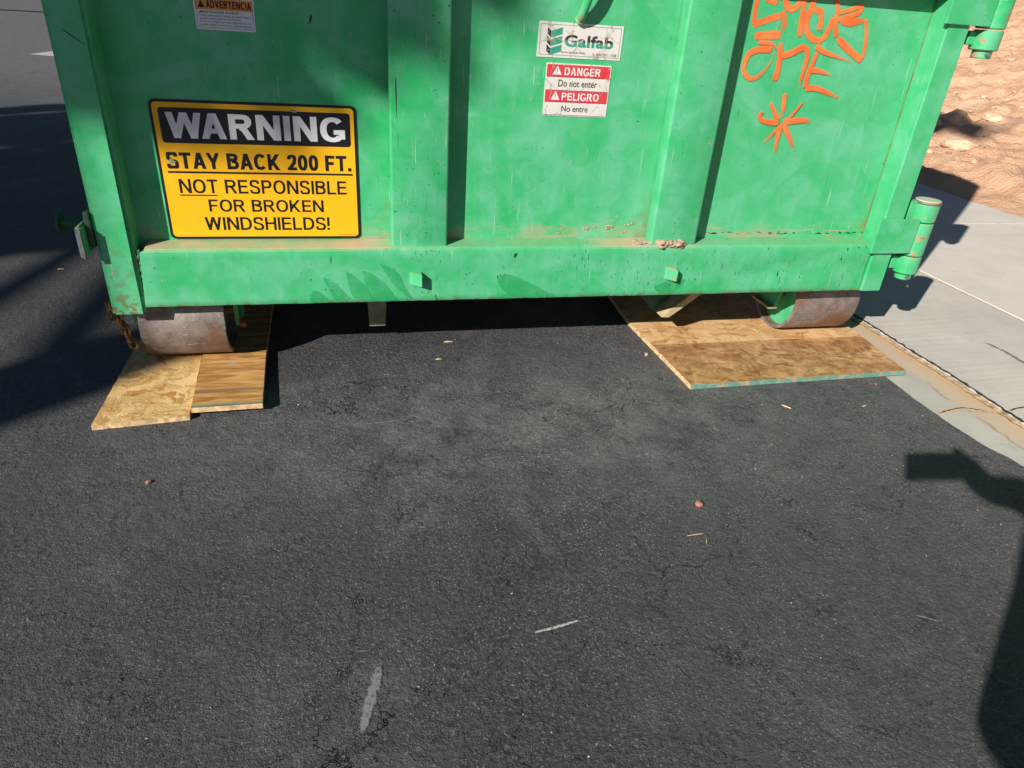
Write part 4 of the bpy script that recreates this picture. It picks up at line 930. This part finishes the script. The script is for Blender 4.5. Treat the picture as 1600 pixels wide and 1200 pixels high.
# ================================================================ TREE behind the viewer, whose shade falls on the scene
AX = Vector((math.sin(SAZ), math.cos(SAZ), 0)); QX = Vector((math.cos(SAZ), -math.sin(SAZ), 0)); COT = 1/math.tan(SEL)
AB = -8.6
def sp(q, a, h):                      # point at height h whose shadow lands at (q across, a along) the sun direction
    p = AX*(a-h*COT)+QX*q; p.z = h; return p
base = AX*AB+QX*-.165; base.z = 0
T = thing('street_tree', base, 'leafy street tree out of frame, its trunk shadow crossing the asphalt at left', 'tree')
bm = bmesh.new(); tube(bm, [base+Vector((0, 0, -.05)), base+Vector((0, 0, .4)), base+Vector((.01, .01, 2)), base+Vector((-.01, .02, 4)), base+Vector((0, 0, 5.6)), base-QX*.3+Vector((0, 0, 7.5))], [.24, .205, .19, .185, .17, .08], 24)
bark = plain('bark', (.16, .11, .075), .95, 0, .25, 18); trunk = smoothmesh(link('trunk', bm, bark, T), 60)
rn = random.Random(21); bm = bmesh.new()
lobes = [(-1.5, .6, 1.2, 1.0), (-.35, 2.4, .75, .5), (.25, 3.1, .75, .85), (-2.8, 1.5, 1.0, .8), (-3.9, 1.2, .9, .6), (-4.5, 2.6, .6, .35), (-.8, 3.6, 1.2, 1.2), (-2.4, 3.2, 1.2, .7), (1.0, 7.8, .45, .35), (.6, 8.3, .4, .3)]
def alow(q):
    pts = ((-5.0, 1.9), (-4.75, -.3), (-1.34, -.5), (-1.28, 1.2), (0, 1.30), (.30, 1.75), (.50, 2.25), (.64, 2.8), (.76, 4.2), (.84, 6.))
    for (a, p), (b_, q_) in zip(pts, pts[1:]):
        if a <= q <= b_: return p+(q_-p)*(q-a)/(b_-a)
    return 99
def leaf(q, a, off):
    hh = (a-AB)/COT; c_ = AX*(AB+off)+QX*q; c_.z = hh-off/COT
    s = rn.uniform(.05, .11); e1 = Vector((rn.gauss(0, 1), rn.gauss(0, 1), rn.gauss(0, .8))).normalized(); e2 = e1.orthogonal().normalized(); e2.rotate(Matrix.Rotation(rn.random()*6.28, 3, e1)); e3 = e1.cross(e2)
    vs = [bm.verts.new(c_+e2*s*x_+e3*s*.55*y_) for x_, y_ in ((-1, 0), (-.3, -.8), (.5, -.7), (1, 0), (.5, .7), (-.3, .8))]; bm.faces.new(vs)
k = 0
while k < 21000:
    q = rn.uniform(-5.0, .95); a = rn.uniform(-.6, 4.9+.6*math.sin(q*2)); e = a-alow(q)-.16*mnoise.noise((q*2.2, a*2.2, 3))
    if e < 0 or (e < .5 and rn.random() > .35+e*1.3): continue
    g_ = min(abs(q-gq) for gq in (-3.42, -4.62))
    if g_ < .05 and mnoise.noise((q*3, a*1.5, 8)) > -.25: continue
    leaf(q, a, rn.gauss(0, .7)); k += 1
for (q0, a0, rq, ra) in lobes[-2:]:
    for i in range(260):
        u, v = rn.gauss(0, .5), rn.gauss(0, .5); leaf(q0+u*rq, a0+v*ra, rn.gauss(0, .4))
link('crown', bm, plain('leaf', (.06, .11, .03), .6), T)
for (q, a, rq, ra) in lobes:
    hh = (a-AB)/COT; e = AX*AB+QX*q; e.z = hh; st = base+Vector((0, 0, min(5.4, hh*.75))); bm = bmesh.new()
    tube(bm, crv([st, st.lerp(e, .5)+Vector((0, 0, .25)), e], 5), [.06-.0035*k for k in range(11)], 8); smoothmesh(link('limb', bm, bark, T), 60)

# ================================================================ PHOTOGRAPHER (only the shadow is in frame)
V = Vector((math.sin(YAW), math.cos(YAW), 0)); RR = Vector((math.cos(YAW), -math.sin(YAW), 0)); Z = Vector((0, 0, 1))
def pp(t, w_, h): return Vector((CAM.x, CAM.y, 0))+V*t+RR*w_+Z*h
ph = bmesh.new()
bx(ph, -.036, .108, -.038, .038, -.0045, .0045, .004, 2)
MM = Matrix((rt, up, -fw)).transposed()
for v in ph.verts: v.co = MM @ v.co + CAM - fw*.022
top(link('smartphone', ph, plain('phone_case', (.02, .02, .022), .4)), 'dark phone held sideways over the asphalt, seen only as its shadow', 'phone')
def skinned(name, chain_pts, edges, rads, mat, parent=None, sub=2, root=0, **k):
    me = bpy.data.meshes.new(name); me.from_pydata([tuple(p) for p in chain_pts], edges, []); o = bpy.data.objects.new(name, me); C.objects.link(o)
    o.modifiers.new('s', 'SKIN'); me.skin_vertices  # noqa
    for i, r_ in enumerate(rads):
        sv = me.skin_vertices[0].data[i]; sv.radius = r_ if isinstance(r_, tuple) else (r_, r_); sv.use_root = (i == root)
    m = o.modifiers.new('b', 'SUBSURF'); m.levels = sub; m.render_levels = sub
    dg = bpy.context.evaluated_depsgraph_get(); m2 = bpy.data.meshes.new_from_object(o.evaluated_get(dg)); bpy.data.objects.remove(o)
    bm = bmesh.new(); bm.from_mesh(m2); bpy.data.meshes.remove(m2)
    return link(name, bm, mat, parent, smooth=True, **k)
ctr = CAM - fw*.022
def cp(x, y, z): return ctr + rt*x + up*y - fw*z
BW = .24; BT = -.47
pts = [pp(BT, BW, .93), pp(BT, BW, 1.1), pp(BT, BW, 1.3), pp(BT, BW, 1.43), pp(BT+.02, BW, 1.50), pp(BT+.03, BW, 1.58), pp(BT+.03, BW, 1.67)]
rad = [(.16, .12), (.15, .11), (.175, .115), (.12, .09), .055, (.078, .09), (.07, .085)]; ed = [(i, i+1) for i in range(6)]
def addch(frm, ps, rs):
    k = frm
    for p, r_ in zip(ps, rs): pts.append(p); rad.append(r_); ed.append((k, len(pts)-1)); k = len(pts)-1
    return k
HW = pp(-.10, .122, 1.043)                       # wrist of the hand holding the phone
addch(3, [pp(BT, BW-.17, 1.40), pp(BT+.03, BW-.12, 1.15), pp(-.25, .127, 1.118), HW+V*-.03, cp(.108, 0, .036)], [.062, .052, .05, .038, .03])
addch(3, [pp(BT, BW+.17, 1.40), pp(BT-.03, BW+.24, 1.12), pp(BT+.12, BW+.20, .90), pp(BT+.16, BW+.19, .86)], [.062, .048, .036, .028])
for s in (-1, 1):
    addch(0, [pp(BT, BW+s*.09, .82), pp(BT+.02, BW+s*.10, .48), pp(BT-.01, BW+s*.11, .10), pp(BT, BW+s*.11, .05), pp(BT+.14, BW+s*.12, .035)], [.088, .06, .042, .045, .035])
body = skinned('person', pts, ed, rad, plain('dark_clothing', (.05, .055, .07), .9, 0, .1, 60), sub=2)
body['label'] = 'person standing behind the viewpoint holding a phone, seen only as a shadow at right'; body['category'] = 'person'
skin = plain('skin', (.5, .32, .24), .6, 0, .05, 60)
hp = [HW, cp(.112, .0, .035), cp(.10, .0, .03)]; hr = [.036, .033, .027]; he = [(0, 1), (1, 2)]
for k, (yy, L) in enumerate(((.034, .92), (.014, 1), (-.006, .96), (-.026, .8))):
    b0 = len(hp); hp += [cp(.106, yy*.8, .030), cp(.106-.030*L, yy*.9, .030), cp(.106-.052*L, yy*.9, .021), cp(.106-.062*L, yy*.9-.001, .0155)]; hr += [.0105, .0095, .0085, .0075]; he += [(1, b0), (b0, b0+1), (b0+1, b0+2), (b0+2, b0+3)]
b0 = len(hp); hp += [cp(.119, .02, .018), cp(.112, .040, .003), cp(.096, .047, -.002)]; hr += [.012, .0105, .009]; he += [(1, b0), (b0, b0+1), (b0+1, b0+2)]
skinned('hand', hp, he, hr, skin, body, sub=2)
hd = pp(BT+.03, BW, 1.64)
bm = bmesh.new(); t = bmesh.new(); bmesh.ops.create_uvsphere(t, u_segments=28, v_segments=18, radius=1)
for v in t.verts:
    q = v.co.copy(); j = 1-.18*max(0, -q.z)
    v.co = hd + RR*q.x*.078*j + V*(q.y*.098*j + (.014 if q.y > .9 and abs(q.z) < .25 else 0)) + Z*q.z*.118
app(bm, t); head = smoothmesh(link('face', bm, skin, body))
bm = bmesh.new(); hullpts(bm, [hd+RR*-.014+V*.09-Z*.03, hd+RR*.014+V*.09-Z*.03, hd+RR*.008+V*.094+Z*.015, hd+RR*-.008+V*.094+Z*.015], [hd+RR*-.006+V*.118-Z*.024, hd+RR*.006+V*.118-Z*.024, hd+RR*.004+V*.10+Z*.01, hd+RR*-.004+V*.10+Z*.01]); link('nose', bm, skin, head)
for s in (-1, 1):
    bm = bmesh.new(); bmesh.ops.create_icosphere(bm, subdivisions=2, radius=.012)
    for v in bm.verts: v.co += hd+RR*s*.031+V*.084+Z*.012
    link('eye', bm, plain('eye', (.6, .6, .58), .2), head)
    bm = bmesh.new(); bmesh.ops.create_icosphere(bm, subdivisions=2, radius=.028)
    for v in bm.verts: v.co = Vector((v.co.x*.4, v.co.y*.6, v.co.z)) + hd+RR*s*.078
    link('ear', bm, skin, head)
bm = bmesh.new(); bx(bm, -.5, .5, -.5, .5, -.5, .5)
for v in bm.verts: v.co = hd+RR*v.co.x*.045+V*(.088+v.co.y*.012)+Z*(-.062+v.co.z*.009)
link('mouth', bm, plain('lips', (.4, .17, .15), .5), head)
bm = bmesh.new(); t = bmesh.new(); bmesh.ops.create_uvsphere(t, u_segments=28, v_segments=18, radius=1)
bmesh.ops.delete(t, geom=[v for v in t.verts if v.co.z < -.45 or (v.co.y > .35 and v.co.z < .45)], context='VERTS')
for v in t.verts: v.co = hd - V*.006 + RR*v.co.x*.088 + V*v.co.y*.107 + Z*(v.co.z*.128+.006)
app(bm, t); smoothmesh(link('hair', bm, plain('hair', (.04, .025, .015), .7), body))
# right hand hanging at the hip and the jacket hem
rh = pp(BT+.16, BW+.19, .86); hp = [rh, rh+V*.06-Z*.03]; hr = [.027, .028]; he = [(0, 1)]
for k in range(4):
    b0 = len(hp); o_ = RR*(.022-.015*k); hp += [rh+V*.075-Z*.04+o_, rh+V*.10-Z*.065+o_, rh+V*.105-Z*.09+o_]; hr += [.0095, .0085, .0075]; he += [(1, b0), (b0, b0+1), (b0+1, b0+2)]
b0 = len(hp); hp += [rh+V*.045-RR*.035-Z*.03, rh+V*.07-RR*.042-Z*.05]; hr += [.011, .009]; he += [(1, b0), (b0, b0+1)]
skinned('hand', hp, he, hr, skin, body, sub=2)
bm = bmesh.new(); lathe(bm, [(.225, 1.18), (.235, .98), (.262, .78), (.25, .775), (.22, 1.0), (.21, 1.18)], pp(BT, BW, 0), (0, 0, 1), 36, True)
for v in bm.verts:
    d = v.co-pp(BT, BW, 0); d.z = 0; v.co -= V*(d.dot(V)*.32)
smoothmesh(link('jacket', bm, plain('jacket_cloth', (.06, .07, .1), .9, 0, .1, 60), body), 60)
